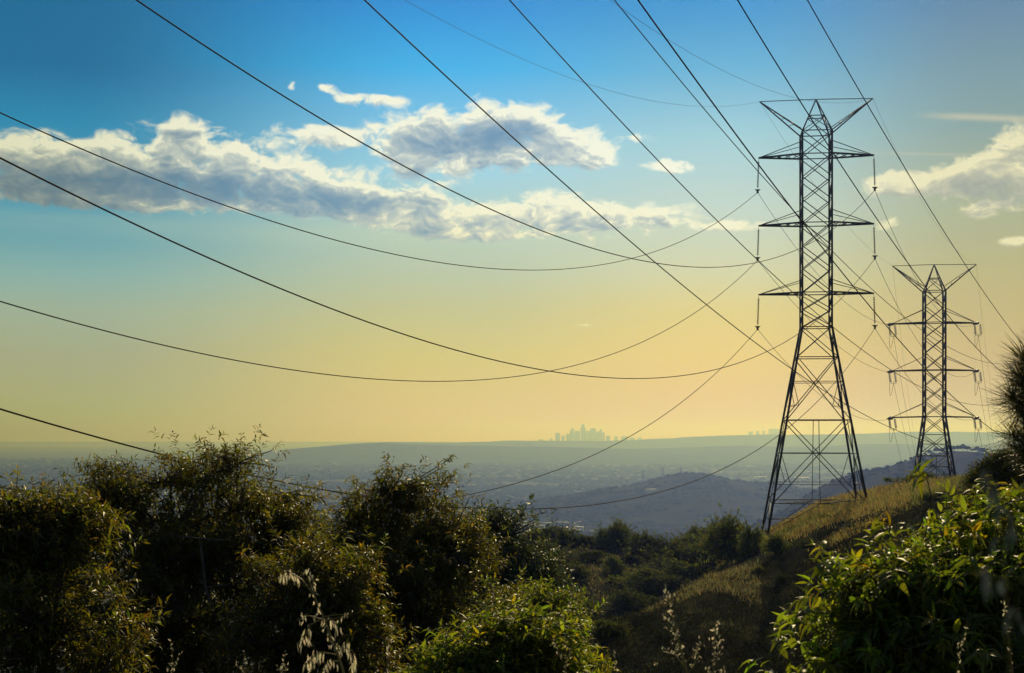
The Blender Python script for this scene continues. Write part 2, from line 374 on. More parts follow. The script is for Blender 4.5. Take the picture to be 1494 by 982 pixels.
def terrain(x, y):
    x = np.asarray(x, float); y = np.asarray(y, float)
    d = np.clip(y, 1.5, 1600); px = np.clip(x / d * F + 747, -900, 2400)
    near = np.clip((14 - y) / 12, 0, 1); px = px * (1 - near) + (747 + x * 18) * near; px = np.clip(px, -900, 2400)
    ld = np.interp(d, DK, np.arange(len(DK))); i = np.clip(ld.astype(int), 0, len(DK) - 2); f = ld - i
    lp = np.interp(px, TX, np.arange(len(TX))); j = np.clip(lp.astype(int), 0, len(TX) - 2); g = lp - j
    def sm(t): return t
    z = (TZ[j, i] * (1 - f) + TZ[j, i + 1] * f) * (1 - g) + (TZ[j + 1, i] * (1 - f) + TZ[j + 1, i + 1] * f) * g
    amp = np.clip((y - 10) / 60, 0, 1)
    z = z + fbm(x / 14, y / 14, 4, 3) * 1.5 * amp + fbm(x / 3, y / 3, 3, 9) * .3 * amp + fbm(x / 1.2, y / 1.2, 3, 5) * .12
    return CZ + z
def hit(px, py, d0=18., d1=420.):
    ds = np.geomspace(d0, d1, 900); x = (px - 747) / F * ds
    z = terrain(x, ds); rz = CZ + (HOR - py) / F * ds
    k = np.argmax(z >= rz) if (z >= rz).any() else len(ds) - 1
    return np.array([x[k], ds[k], z[k]])

rows = np.concatenate([np.linspace(-30, 10, 40), np.geomspace(10.4, 1600, 300)])
su = np.linspace(-1, 1, 520); su = np.sign(su) * np.abs(su) ** 1.25
yy = np.repeat(rows, len(su)); ww = np.maximum(14, .62 * yy); xx = np.tile(su, len(rows)) * ww
zz = terrain(xx, yy)
g = Geo(); n, m = len(rows), len(su)
i = np.arange(n - 1)[:, None] * m; j = np.arange(m - 1)[None]
g.add(np.stack([xx, yy, zz], 1), np.stack([i + j, i + j + 1, i + m + j + 1, i + m + j], -1))
o = g.build('terrain', M_soil, smooth=True); tag(o, 'dark scrubby hillside and ravine below the pylons', kind='structure')

# valley floor, one sheet to the horizon
g = Geo(); r_ = np.concatenate([[-3000, 0], np.geomspace(300, 70000, 40)]); s_ = np.linspace(-1, 1, 30)
yy = np.repeat(r_, 30); xx = np.tile(s_, len(r_)) * np.maximum(4000, .8 * np.abs(yy)); n, m = len(r_), 30
i = np.arange(n - 1)[:, None] * m; j = np.arange(m - 1)[None]
g.add(np.stack([xx, yy, np.zeros_like(xx)], 1), np.stack([i + j, i + j + 1, i + m + j + 1, i + m + j], -1))
tag(g.build('valley', M_plain), 'wide hazy valley floor stretching to the horizon', kind='structure')

def ridge(name, D, prof, wf, wb, label, rough=6., material=M_hill, nx=420, ny=36):
    px = np.array([p[0] for p in prof], float); py = np.array([p[1] for p in prof], float)
    cx = np.linspace(px[0], px[-1], nx); yv = np.interp(cx, px, py)
    k = max(3, nx // 60); yv = np.convolve(np.pad(yv, k, mode='edge'), np.ones(2 * k + 1) / (2 * k + 1), 'valid')
    t = np.linspace(-1, 1, ny); T, X = np.meshgrid(t, cx, indexing='ij')
    zc = (HOR - yv)[None] / F * D + CZ
    dep = D + np.where(T < 0, T * wf, T * wb)
    bell = (np.cos(T * pi) * .5 + .5) ** .8
    x = (X - 747) / F * D * (1 + 0 * dep)
    fade = np.clip(np.minimum(X - px[0], px[-1] - X) / 60, 0, 1)
    z = (zc + 3) * bell - 3 + fbm(x / (D * .05), dep / (D * .05), 5, int(D) % 97) * rough * 3 * bell ** .5
    z = np.where(np.abs(T) >= .999, -4, z)
    g = Geo(); i = np.arange(ny - 1)[:, None] * nx; j = np.arange(nx - 1)[None]
    g.add(np.stack([x, dep, z], -1), np.stack([i + j, i + j + 1, i + nx + j + 1, i + nx + j], -1))
    tag(g.build(name, material, smooth=True), label, kind='structure')
    return x, dep, z

hA = ridge('hills', 4600, [(600, 790), (740, 742), (785, 731), (836, 726), (882, 715), (923, 710), (953, 703), (989, 693), (1019, 690), (1040, 696), (1091, 705), (1126, 706), (1160, 711), (1200, 719), (1260, 740), (1400, 800)], 900, 900, 'low wooded hill rising from the valley in blue haze', 3.5)
hB = ridge('hills', 2400, [(980, 850), (1100, 782), (1190, 729), (1222, 708), (1253, 689), (1280, 687), (1319, 678), (1364, 664), (1416, 659), (1444, 664), (1470, 680), (1540, 700), (1700, 690), (2000, 720)], 700, 800, 'hazy hill with scattered trees behind the far pylon', 3.0)
ridge('hills', 15000, [(-300, 676), (0, 675), (240, 673), (370, 663), (460, 652), (560, 648), (700, 651), (900, 655), (1100, 652), (1350, 648), (1700, 652), (2200, 660)], 2500, 2500, 'long low ridge across the smoggy basin', 22)
ridge('hills', 19500, [(-300, 668), (0, 667), (340, 664), (480, 650), (580, 645), (760, 645), (900, 643), (980, 639), (1060, 637), (1140, 635), (1200, 634), (1300, 631), (1400, 630), (1494, 632), (2200, 640)], 1800, 2500, 'farthest ridge below the skyline', 20)

# ------------------------------------------------------------------ pylons
def pylon(px, D, rot, dims, label, leg_w=.20, br_w=.085, strain=False):
    """dims in pixels of the photo at depth D, turned into metres"""
    k = D / F
    base = np.array([(px - 747) * k, D, CZ]); ca, sa = cos(rot), sin(rot)
    def W(u, v, y): return np.array([base[0] + u * ca - v * sa, base[1] + u * sa + v * ca, CZ + (HOR - y) * k])
    hw = dims['hw'] * k                                 # half width of the shaft
    sh, waist = dims['shoulder'], dims['waist']
    def half(y): return hw if y <= waist else hw + (y - waist) * dims['splay'] * k
    corners = [(-1, -1), (1, -1), (1, 1), (-1, 1)]
    def cor(i, y): h = half(y); return W(corners[i][0] * h, corners[i][1] * h, y)
    feet = []
    for i in range(4):
        y = waist + 60
        for _ in range(400):
            p = cor(i, y)
            if p[2] <= terrain(p[0], p[1]) + .1: break
            y += 1
        feet.append(y)
    root = empty('transmission_pylon', W(0, 0, max(feet)), label, 'pylon', 'steel lattice pylons of the same power line')
    og = np.array(root.location)
    def part(g, name, m=M_steel, par=root, org=None):
        return g.build(name, m, par, og if org is None else org)
    for i in range(4):
        g = Geo(); g.beams([cor(i, sh), cor(i, waist)], [cor(i, waist), cor(i, feet[i])], [leg_w * .85, leg_w])
        lg = part(g, 'leg')
        f = cor(i, feet[i]); h = Geo(); h.lathe(f + [0, 0, -.6], f + [0, 0, .25], [(0, .45), (.9, .45), (1, .38), (1, .01)], 10)
        h.build('footing', M_concr, lg, og)
    A = []; B = []; Wd = []
    def mem(a, b, w=br_w): A.append(a); B.append(b); Wd.append(w)
    lev = dims['panels']
    for f in range(4):
        i, j = f, (f + 1) % 4
        for y0, y1 in zip(lev[:-1], lev[1:]):
            mem(cor(i, y0), cor(j, y1)); mem(cor(j, y0), cor(i, y1))
        for y in [sh] + dims['arms'] + [waist] + dims['struts']: mem(cor(i, y), cor(j, y), br_w * 1.1)
        L = [waist] + dims['struts']
        for q, (y0, y1) in enumerate(zip(L[:-1], L[1:])):
            mem(cor(i, y0), cor(j, y1)); mem(cor(j, y0), cor(i, y1))
            w0, w1 = half(y0), half(y1); yc = y0 + (y1 - y0) * w0 / (w0 + w1)     # crossing point
            ctr = (cor(i, yc) + cor(j, yc)) / 2
            if q >= 1:
                ym = yc
                mem(cor(i, ym), ctr, br_w * .8); mem(cor(j, ym), ctr, br_w * .8)
                yq = (yc + y1) / 2 + (y1 - yc) * .12
                for a, b in ((i, j), (j, i)):
                    tq = (yq - y0) / (y1 - y0); e = cor(a, yq)
                    dpt = cor(b, y0) + (cor(a, y1) - cor(b, y0)) * tq
                    mem(e, dpt, br_w * .7); mem(cor(a, ym), dpt, br_w * .7)
                if q == 2:
                    mid0 = (cor(i, y0) + cor(j, y0)) / 2; mid1 = (cor(i, y1) + cor(j, y1)) / 2
                    mem(mid0, ctr, br_w * .8); mem(ctr, mid1, br_w * .7)
                    tq = (yq - y0) / (y1 - y0)
                    mem(cor(j, y0) + (cor(i, y1) - cor(j, y0)) * tq, cor(i, y0) + (cor(j, y1) - cor(i, y0)) * tq, br_w * .6)
        yl = dims['struts'][-1]; mid = (cor(i, yl) + cor(j, yl)) / 2
        mem(mid, cor(i, feet[i] - 4)); mem(mid, cor(j, feet[j] - 4))
        yk = (yl + feet[i]) / 2; mem(cor(i, yk), (mid + cor(i, feet[i] - 4)) / 2, br_w * .7)
        yk = (yl + feet[j]) / 2; mem(cor(j, yk), (mid + cor(j, feet[j] - 4)) / 2, br_w * .7)
    yl = dims['struts'][-1]; mem(cor(0, yl), cor(2, yl), br_w * .7); mem(cor(1, yl), cor(3, yl), br_w * .7)
    g = Geo(); g.beams(A, B, Wd); part(g, 'lattice_bracing')
    # the peak
    A = []; B = []; Wd = []; ap = W(0, 0, dims['top']); ym = (dims['top'] + sh) / 2 + 1
    for i in range(4):
        mem(cor(i, sh), ap, br_w * 1.1)
        a0 = cor(i, sh); a1 = cor((i + 1) % 4, sh); t = (sh - ym) / (sh - dims['top'])
        m0 = a0 + (ap - a0) * t; m1 = a1 + (ap - a1) * t
        mem(m0, m1); mem(a0, m1, br_w * .8); mem(a1, m0, br_w * .8)
    g = Geo(); g.beams(A, B, Wd); part(g, 'peak')
    tips = {}
    for s, idx in ((-1, (0, 3)), (1, (1, 2))):
        A = []; B = []; Wd = []
        tp = W(s * dims['horn'] * k, 0, dims['top'] + 1)
        for c in idx:
            mem(cor(c, sh), tp, br_w * 1.3)
            a = cor(c, sh); 
        lo0 = cor(idx[0], sh); lo1 = cor(idx[1], sh)
        for t in (.2, .4, .6): mem(lo0 + (tp - lo0) * t, lo1 + (tp - lo1) * (t + .1), br_w * .6)
        up = W(s * hw * .98, 0, sh - 7)
        mem(up, tp, br_w * .9)
        for t in (.25, .5): mem(up + (tp - up) * t, lo0 + (tp - lo0) * (t - .08), br_w * .6)
        mem(tp, ap, br_w * .8)
        g = Geo(); g.beams(A, B, Wd); part(g, 'ground_wire_arm')
        tips['g', s] = tp
    for ai, ya in enumerate(dims['arms']):
        for s, idx in ((-1, (0, 3)), (1, (1, 2))):
            A = []; B = []; Wd = []; tp = W(s * dims['arm'] * k, 0, ya + 1.0)
            e = [cor(c, ya) for c in idx]; tt = [cor(c, ya - dims['tie']) for c in idx]
            for q in (0, 1): mem(e[q], tp, br_w * 1.9); mem(tt[q], tp, br_w * .8)
            for t0, t1 in ((0, .2), (.2, .4), (.4, .6), (.6, .8)):
                mem(e[0] + (tp - e[0]) * t0, e[1] + (tp - e[1]) * t1, br_w * .7); mem(e[1] + (tp - e[1]) * t0, e[0] + (tp - e[0]) * t1, br_w * .7)
            g = Geo(); g.beams(A, B, Wd); part(g, 'crossarm')
            tips[ai, s] = tp
    return root, tips, W, k

def insulator(root, a, b, r=.13, n=14, name='insulator_string'):
    g = Geo(); prof = [(0, .02), (.08, .02)]
    for i in range(n):
        t = .08 + .84 * i / n; dt = .84 / n
        prof += [(t, .03), (t + dt * .25, r), (t + dt * .45, r * .9), (t + dt * .6, .03)]
    prof += [(.92, .02), (1, .02)]
    g.lathe(a, b, prof, 8)
    return g.build(name, M_porc, root, np.array(root.location))

T1, tip1, W1, k1 = pylon(1190.5, 150, radians(-7), dict(hw=21, shoulder=194, top=145, waist=478, splay=.176, horn=81, arm=82.5, tie=18,
    arms=[227.5, 327, 428], panels=[194, 227.5, 261, 294, 327, 361, 394, 428, 453, 478], struts=[522, 613, 732]),
    'larger nearer steel lattice pylon with hanging insulators on the grassy hillside')
T2, tip2, W2, k2 = pylon(1363, 255, radians(-9), dict(hw=14.2, shoulder=425, top=386, waist=608, splay=.135, horn=59, arm=60, tie=20,
    arms=[471, 540, 608], panels=[425, 448, 471, 493, 516, 540, 563, 586, 608], struts=[634, 665, 700]),
    'smaller farther steel lattice pylon with sideways insulators behind the ridge', leg_w=.30, br_w=.12, strain=True)

att = {}
for (a, s) in [(a, s) for a in range(3) for s in (-1, 1)]:
    tp = tip1[a, s]; L = (50.5) * k1; dxp = (1.5 * s) * k1
    b = tp + [dxp, 0, -L]; si = insulator(T1, tp + [0, 0, -.15], b + [0, 0, .25], r=.12, n=16)
    g = Geo(); g.beams([b + [-.28, 0, .28], b + [0, -.25, 0]], [b + [.28, 0, .28], b + [0, .25, 0]], .09)
    g.lathe(b + [0, 0, .3], b + [0, 0, -.12], [(0, .04), (.3, .2), (.5, .07), (.7, .16), (1, .03)], 8)
    g.build('suspension_clamp', M_steel, si, np.array(T1.location)); att[a, s] = b

# ------------------------------------------------------------------ wires
HEAD = radians(25.4); U = np.array([sin(HEAD), cos(HEAD)])
def wire_obj(pts, r, label, group, name='power_line', balls=None):
    g = Geo(); g.tube(pts, r, 6); o = g.build(name, M_wire, origin=tuple(pts[0])); o.data.update()
    return tag(o, label, 'power line' if name != 'ground_wire' else 'ground wire', group)
def plane_wire(anchor, samples, t0, t1, r, label, group, head=U, pin=None, name='power_line', n=160):
    """a hanging wire in the vertical plane through anchor, its parabola fitted to sightings"""
    T = []; Z = []; Wt = []
    for (px, py) in samples:
        m = (px - 747) / F           # x = m*y ; anchor + t*head
        t = (m * anchor[1] - anchor[0]) / (head[0] - m * head[1])
        y = anchor[1] + t * head[1]; T.append(t); Z.append((HOR - py) / F * y + CZ); Wt.append(1 / max(y, 3))
    if pin is not None: T.append(0); Z.append(pin); Wt.append(30.)
    T = np.array(T); Wt = np.array(Wt); Am = np.stack([np.ones_like(T), T, T * T], 1)
    c = np.linalg.lstsq(Am * Wt[:, None], np.array(Z) * Wt, rcond=None)[0]
    t = np.linspace(t0, t1, n); pts = np.stack([anchor[0] + t * head[0], anchor[1] + t * head[1], c[0] + c[1] * t + c[2] * t * t], 1)
    print('WIRE', label[:34], 'a=%.3f b=%.5f' % (c[1], c[2]), 'res px', np.round([(Z[q] - (c[0] + c[1] * T[q] + c[2] * T[q] ** 2)) * F / (anchor[1] + T[q] * head[1]) for q in range(len(samples))], 1))
    return wire_obj(pts, r, label, group, name)

GI = 'wires strung from the nearer pylon past the camera'
inc = {(0, -1): ([(0, 168), (200, 248), (420, 328), (600, 374), (820, 393.5), (960, 372), (1060, 315)], 'upper left conductor reaching the top left insulator of the nearer pylon'),
       (1, -1): ([(0, 438), (200, 497), (420, 540), (600, 554), (700, 552.5), (803, 540.5), (900, 516), (1030, 447)], 'middle left conductor reaching the middle left insulator of the nearer pylon'),
       (2, -1): ([(0, 712), (449, 744), (521, 742), (664, 723), (840, 676), (960, 615), (1050, 543)], 'lowest left conductor dipping behind the shrubs to the nearer pylon'),
       (0, 1): ([(203, 0), (420, 146), (600, 250), (740, 318), (940, 377), (1060, 389.5), (1167, 362), (1212, 335)], 'upper right conductor leaving the top edge and reaching the top right insulator'),
       (1, 1): ([(0, 228), (200, 327), (420, 430), (600, 495), (803, 540.5), (900, 550), (960, 551), (1080, 528), (1170, 484), (1212, 444)], 'middle right conductor with its lowest point over the skyline'),
       (2, 1): ([(0, 597), (190, 650), (400, 701), (540, 726), (662, 739), (800, 742), (900, 731), (1000, 708), (1080, 670), (1139, 632)], 'lowest right conductor crossing in front of the blue hill')}
for key, (sm, lb) in inc.items():
    b = att[key]; plane_wire(b, sm, -175, 0, .027, lb, GI, pin=b[2])
plane_wire(tip1['g', -1], [(590, 0), (870, 125), (960, 149), (1030, 157)], -175, 0, .011, 'thin ground wire to the left horn of the nearer pylon', GI, pin=tip1['g', -1][2], name='ground_wire')
plane_wire(tip1['g', 1], [(900, 8), (980, 60), (1090, 118), (1165, 144), (1198, 151)], -175, 0, .011, 'thin ground wire to the right horn of the nearer pylon', GI, pin=tip1['g', 1][2], name='ground_wire')

# second, nearer line passing overhead to a pylon out of the frame on the right
GO = 'heavy wires of the line passing overhead'
aL = P(1440, 637, 242); aR = P(1456, 637, 165)
plane_wire(aL, [(533, 0), (700, 155), (905, 345), (1080, 483), (1157, 539), (1237, 590), (1320, 632), (1390, 650), (1449, 649)], -275, 60, .034, 'lowest left overhead wire ending flat just above the far hill', GO)
plane_wire(aL, [(743, 0), (875, 144), (1000, 274), (1105, 380), (1215, 475), (1300, 543), (1383, 580), (1445, 591)], -275, 60, .034, 'middle left overhead wire crossing the waist of the nearer pylon', GO)
plane_wire(aL, [(897, 0), (1010, 138), (1105, 248), (1168, 322), (1245, 398), (1320, 460), (1357, 488), (1408, 519), (1460, 532)], -275, 60, .034, 'top left overhead wire crossing the middle arm of the nearer pylon', GO)
plane_wire(aR, [(930, 0), (1033, 142), (1100, 229), (1168, 318), (1230, 400), (1280, 461), (1350, 540), (1423, 609), (1456, 631)], -200, 60, .038, 'thick lower overhead wire crossing both pylons to the pine', GO)
plane_wire(aR, [(1078, 0), (1168, 152), (1240, 265), (1309, 360), (1368, 437), (1456, 540)], -200, 60, .038, 'thick middle overhead wire crossing the peak of the nearer pylon', GO)
plane_wire(aR, [(1178, 0), (1260, 142), (1320, 247), (1399, 370), (1480, 488)], -200, 60, .038, 'rightmost overhead wire running down to the top of the pine', GO)

# between the pylons, then on down into the valley
GB = 'wires strung between the two pylons'
def span(a, b, mid, r, label, group, name='power_line', n=60):
    a = np.asarray(a); b = np.asarray(b); t = np.linspace(0, 1, n)[:, None]
    px, py = mid; m = (px - 747) / F; q = (m * a[1] - a[0]) / ((b[0] - a[0]) - m * (b[1] - a[1])); p = a + (b - a) * q
    want = CZ + (HOR - py) / F * p[1]; s = (p[2] - want) / (4 * q * (1 - q))
    s = max(s, .05); print('SPAN', label[:30], 'q %.2f sag %.2f' % (q, s))
    pts = a + (b - a) * t; pts[:, 2] -= (4 * s * t * (1 - t))[:, 0]
    return wire_obj(pts, r, label, group, name)
rowname = ('top', 'middle', 'lowest'); sidename = {-1: 'left', 1: 'right'}
mids = {(0, -1): (1237, 444), (1, -1): (1250, 524), (2, -1): (1250, 608), (0, 1): (1345, 420), (1, 1): (1365, 530), (2, 1): (1372, 598)}
ends = {(0, -1): (1347, 700), (1, -1): (1347, 706), (2, -1): (1338, 712), (0, 1): (1462, 700), (1, 1): (1462, 706), (2, 1): (1455, 712)}
for (a, s), md in mids.items():
    tp = tip2[a, s]; dirn = (att[a, s] - tp); dirn = dirn / np.linalg.norm(dirn)
    hp = tp + np.array([-U[0], -U[1], -.12]) * 2.2                     # near string, pulled towards the nearer pylon
    fp_dir = P(ends[a, s][0], ends[a, s][1], 520) - tp; fp_dir /= np.linalg.norm(fp_dir)
    fp = tp + np.array([.45, .55, -2.1]) * 1.0
    for w in (-.22, .22):
        sid = np.array([U[1], -U[0], 0]) * w
        o1 = insulator(T2, tp + sid, hp + sid, r=.24, n=9); o2 = insulator(T2, tp + sid * 2.2 + [0, 0, -.1], fp + sid * 2.2, r=.25, n=9)
    th = np.linspace(0, 2 * pi, 16)
    for q in (hp, fp):
        g = Geo(); ring = np.stack([q[0] + .55 * np.cos(th), q[1] + 0 * th, q[2] + .16 * np.sin(th)], 1); g.tube(ring, .035, 5)
        g.build('grading_ring', M_steel, T2, np.array(T2.location))
    t = np.linspace(0, 1, 24)[:, None]; jl = hp * (1 - t) + fp * t; jl = jl + np.array([-.7, 0, 0]) * np.sin(t * pi) * .4
    jl[:, 2] -= (4 * 3.2 * t * (1 - t))[:, 0]
    g = Geo(); g.tube(jl, .03, 5); g.build('jumper_loop', M_wire, T2, np.array(T2.location))
    span(att[a, s], hp, md, .024, '%s %s wire slung between the two pylons' % (rowname[a], sidename[s]), GB)
    e = P(ends[a, s][0], ends[a, s][1], 560); t = np.linspace(0, 1, 30)[:, None]; pts = fp * (1 - t) + e * t; pts[:, 2] -= (4 * 4 * t * (1 - t))[:, 0]
    wire_obj(pts, .026, '%s %s thin wire dropping from the farther pylon into the valley' % (rowname[a], sidename[s]), 'wires dropping beyond the farther pylon')
for s, md in ((-1, (1215, 304)), (1, (1352, 305))):
    span(tip1['g', s], tip2['g', s], md, .012, 'thin ground wire joining the %s horns of the two pylons' % sidename[s], GB, 'ground_wire')
    e = P(1345 if s < 0 else 1466, 690, 560); t = np.linspace(0, 1, 30)[:, None]; pts = tip2['g', s] * (1 - t) + e * t; pts[:, 2] -= (4 * 5 * t * (1 - t))[:, 0]
    wire_obj(pts, .014, 'faint ground wire falling away from the %s horn of the farther pylon' % sidename[s], 'wires dropping beyond the farther pylon', 'ground_wire')

# ------------------------------------------------------------------ city far away
def skyscraper(px0, px1, top, D=28000, kind='flat', label=''):
    w = (px1 - px0) / F * D; cx = ((px0 + px1) / 2 - 747) / F * D; zt = CZ + (HOR - top) / F * D; zb = CZ - 160.
    root = empty('skyscraper', (cx, D, zb), label, 'skyscraper', 'skyline of the distant city'); og = np.array([cx, D, zb]); h = zt - zb
    g = Geo(); dpt = max(30, w * .8)
    if kind == 'flat': g.box((cx, D, zb + h / 2), (w, dpt, h)); g.box((cx, D, zt + 3), (w * .5, dpt * .5, 6))
    elif kind == 'crown':
        g.box((cx, D, zb + h * .41), (w, dpt, h * .82)); g.box((cx, D, zb + h * .87), (w * .78, dpt * .8, h * .1)); g.box((cx, D, zb + h * .96), (w * .52, dpt * .5, h * .08))
    elif kind == 'step':
        g.box((cx - w * .1, D, zb + h * .44), (w * .8, dpt, h * .88)); g.box((cx + w * .1, D + 2, zb + h * .5), (w * .5, dpt * .7, h)); g.box((cx + w * .4, D + 1, zb + h * .36), (w * .2, dpt, h * .72))
    g.build('shaft', M_tower, root, og)
    b = Geo(); nb = max(3, int(h / 28))
    for i in range(nb): b.box((cx, D - dpt / 2 - .8, zb + h * .78 * (i + .5) / nb), (w * .84, 1.2, h * .78 / nb * .45))
    b.build('window_bands', M_glass, root, og)
    return root
SK = [(884, 890, 636, 'flat', 'little block at the right foot of the skyline'), (786, 792, 641, 'flat', 'faint low block left of the whole skyline'), (918, 926, 639, 'flat', 'faint low block right of the wide low one'), (930, 936, 639, 'flat', 'last faint block before the skyline ends at right'),
 (810, 817, 632, 'flat', 'short slab tower at the left end of the skyline'), (819, 824, 636, 'flat', 'low block beside the left slab of the skyline'), (831, 838, 625, 'step', 'stepped tower left of the tallest one on the skyline'),
      (838, 846, 629, 'flat', 'broad block just left of the tallest skyscraper'), (847, 854, 619, 'crown', 'tallest skyscraper with a narrowing crown on the skyline'), (854, 861, 629, 'flat', 'block right beside the tallest skyscraper'),
      (861, 869, 625, 'flat', 'wide flat topped tower right of the tallest one'), (873, 879, 626, 'step', 'stepped tower standing apart right of the skyline centre'), (826, 831, 633, 'flat', 'low tower between the slab and the stepped tower'),
      (869, 873, 630, 'flat', 'narrow low tower between two taller right ones'), (879, 882, 631, 'flat', 'low shoulder block at the right end of the cluster'), (896, 901, 637, 'flat', 'small block right of the city cluster'),
      (906, 916, 637, 'flat', 'low wide block farther right of the city cluster'), (802, 806, 640, 'flat', 'tiny low block at the far left of the skyline')]
for a, b, t, kd, lb in SK: skyscraper(a, b, t, kind=kd, label=lb)
for a, b, t, lb in [(1092, 1098, 630, 'pale block of the second skyline beside the nearer pylon'), (1103, 1107, 629, 'slim tower of the second skyline beside the nearer pylon'), (1112, 1116, 629, 'second slim tower near the left leg of the pylon'), (1122, 1136, 626, 'broad block of the second skyline by the pylon leg')]:
    skyscraper(a, b, t, D=29000, label=lb)

# ------------------------------------------------------------------ far trees, town
def blobs(g, cen, rad, tint, k=5, m=4):
    """many small lumpy crowns in one go"""
    n = len(cen); th = np.arange(k) * 2 * pi / k; ph = np.linspace(.0, pi * .5, m)
    u = np.stack([np.sin(ph[::-1])[:, None] * np.cos(th)[None], np.sin(ph[::-1])[:, None] * np.sin(th)[None], np.cos(ph[::-1])[:, None] * np.ones(k)[None]], -1)
    jit = rng.uniform(.7, 1.25, (n, m, k, 1))
    v = cen[:, None, None] + u[None] * rad[:, None, None] * jit
    t = np.arange(n)[:, None, None] * m * k; i = np.arange(m - 1)[None, :, None] * k; j = np.arange(k)[None, None]
    g.add(v, np.stack([t + i + j, t + i + (j + 1) % k, t + i + k + (j + 1) % k, t + i + k + j], -1), np.repeat(tint, m * k, 0))
def sample_surface(H, n, cond=None):
    x, y, z = H; a = rng.integers(0, x.shape[0], n); b = rng.uniform(0, x.shape[1] - 1.01, n); bi = b.astype(int); bf = b - bi
    return np.stack([x[a, bi] * (1 - bf) + x[a, bi + 1] * bf, y[a, bi], z[a, bi] * (1 - bf) + z[a, bi + 1] * bf], 1)
def tints(n, lo=.6, hi=1.3, warm=.15):
    b = rng.uniform(lo, hi, (n, 1)); return b * np.clip(1 + rng.normal(0, warm, (n, 3)) * [1, .5, .5], .5, 1.8)
g = Geo(); p = sample_surface(hA, 9000); keep = p[:, 2] > 6; p = p[keep]
keep = fbm(p[:, 0] / 90, p[:, 1] / 90, 3, 21) > -.04; p = p[keep]
blobs(g, p, rng.uniform(4, 9, (len(p), 1)) * np.array([1, 1, .9]), tints(len(p)))
tag(g.build('far_woods', M_tree), 'hazy tree cover on the low blue hill', kind='stuff')
g = Geo(); p = sample_surface(hB, 7000); p = p[(p[:, 2] > 20)]
keep = fbm(p[:, 0] / 60, p[:, 1] / 60, 3, 5) > .02; p = p[keep]
blobs(g, p, rng.uniform(2.5, 5, (len(p), 1)) * np.array([1, 1, .9]), tints(len(p)))
tag(g.build('far_woods', M_tree), 'hazy brush on the hill behind the farther pylon', kind='stuff')
# crest trees one can tell apart on that hill
mA = Geo(); blobs(mA, np.array([[0, 0, 5.], [3, 1, 4.], [-3, -1, 4.2], [0, 2, 7.]]), np.array([[5, 5, 5.], [4, 4, 4.], [4, 4, 4.], [3.2, 3.2, 3.5]]), np.ones((4, 3)), 9, 6)
tm = mA.mesh('crown', M_tree, smooth=False); tg = Geo(); tg.tube(np.array([[0, 0, -1.], [0.2, 0, 3], [0, 0, 6]]), [.5, .4, .2], 6); trm = tg.mesh('trunk', M_bark)
def hz(px, H, D):
    x, y, z = H; col = np.argmin(np.abs(x[0] / D * F + 747 - px)); r = np.argmax((z[:, col] - CZ) / y[:, col]); return np.array([x[r, col], y[r, col], z[r, col]])
for i, px in enumerate([1362, 1371, 1380, 1389, 1397, 1404, 1411, 1418, 1425, 1432, 1440, 1448, 1456, 1463]):
    q = hz(px, hB, 2400); s = rng.uniform(.75, 1.25)
    r = empty('crest_tree', q, 'blue hazed round tree on the hill crest behind the farther pylon', 'tree', 'trees along the far hill crest')
    for nm, me in (('crown', tm), ('trunk', trm)):
        o = bpy.data.objects.new(nm, me); C.objects.link(o); o.parent = r
    r.scale = (s, s, s * rng.uniform(.7, 1.1)); r.rotation_euler = (0, 0, rng.uniform(0, 6))
for px, ht in ((938, 27), (967, 31), (993, 27)):
    q = hz(px, hA, 4600); q[1] += 250; D = q[1]; q[0] = (px - 747) / F * D; zt = CZ + (HOR - {938: 687, 967: 681, 993: 681}[px]) / F * D; zb = zt - 48
    g = Geo(); wd = 5.
    tops = np.array([q[0], D, zt]); ft = [np.array([q[0] + a * wd, D + b * wd, zb]) for a, b in ((-1, -1), (1, -1), (1, 1), (-1, 1))]
    g.beams(ft, [tops] * 4, 1.1)
    for zz_ in (.95, .82, .69): g.beams([np.array([q[0] - 7, D, zb + 48 * zz_])], [np.array([q[0] + 7, D, zb + 48 * zz_])], 1.0)
    for zz_ in (.2, .4, .6): g.beams([ft[0] + (tops - ft[0]) * zz_], [ft[1] + (tops - ft[1]) * (zz_ + .15)], .8)
    tag(g.build('distant_pylon', M_steel, origin=(q[0], D, zb)), {938: 'leftmost tiny hazy pylon above the low blue hill', 967: 'middle tiny hazy pylon above the low blue hill', 993: 'rightmost tiny hazy pylon by the top of the low blue hill'}[px], 'pylon', 'tiny pylons beyond the low hill')
# valley tree cover and rooftops
g = Geo(); n = 26000; D = 3300 * (16000 / 3300) ** rng.uniform(0, 1, n) ** 1.2; a = rng.uniform(-.42, .42, n)
x = a * D; keep = fbm(x / 500, D / 500, 4, 31) + rng.uniform(-.1, .1, n) > -.06; D = D[keep]; x = x[keep]; n = len(D)
s = rng.uniform(5, 12, (n, 1)) * np.clip(D[:, None] / 5000, 1, 2.2)
blobs(g, np.stack([x, D, 0 * x], 1), s * np.array([1.6, 1.6, .8]), tints(n), 5, 3)
tag(g.build('valley_trees', M_tree), 'dense tree cover across the hazy valley floor', kind='stuff')
g = Geo(); n = 2600
D = 3600 * (14000 / 3600) ** rng.uniform(0, 1, n); x = rng.uniform(-.42, .42, n) * D
keep = fbm(x / 700, D / 700, 3, 77) > .02; D = D[keep]; x = x[keep]
for xx_, d_ in zip(x, D):
    w = rng.uniform(12, 40); h = rng.uniform(9, 16); g.box((xx_, d_, h / 2), (w, rng.uniform(10, 24), h), rng.uniform(-.4, .4))
g.t = [t * rng.uniform(.12, .75) ** 1.3 for t in g.t]
tag(g.build('valley_rooftops', M_roof), 'specks of pale rooftops across the hazy valley', kind='stuff')
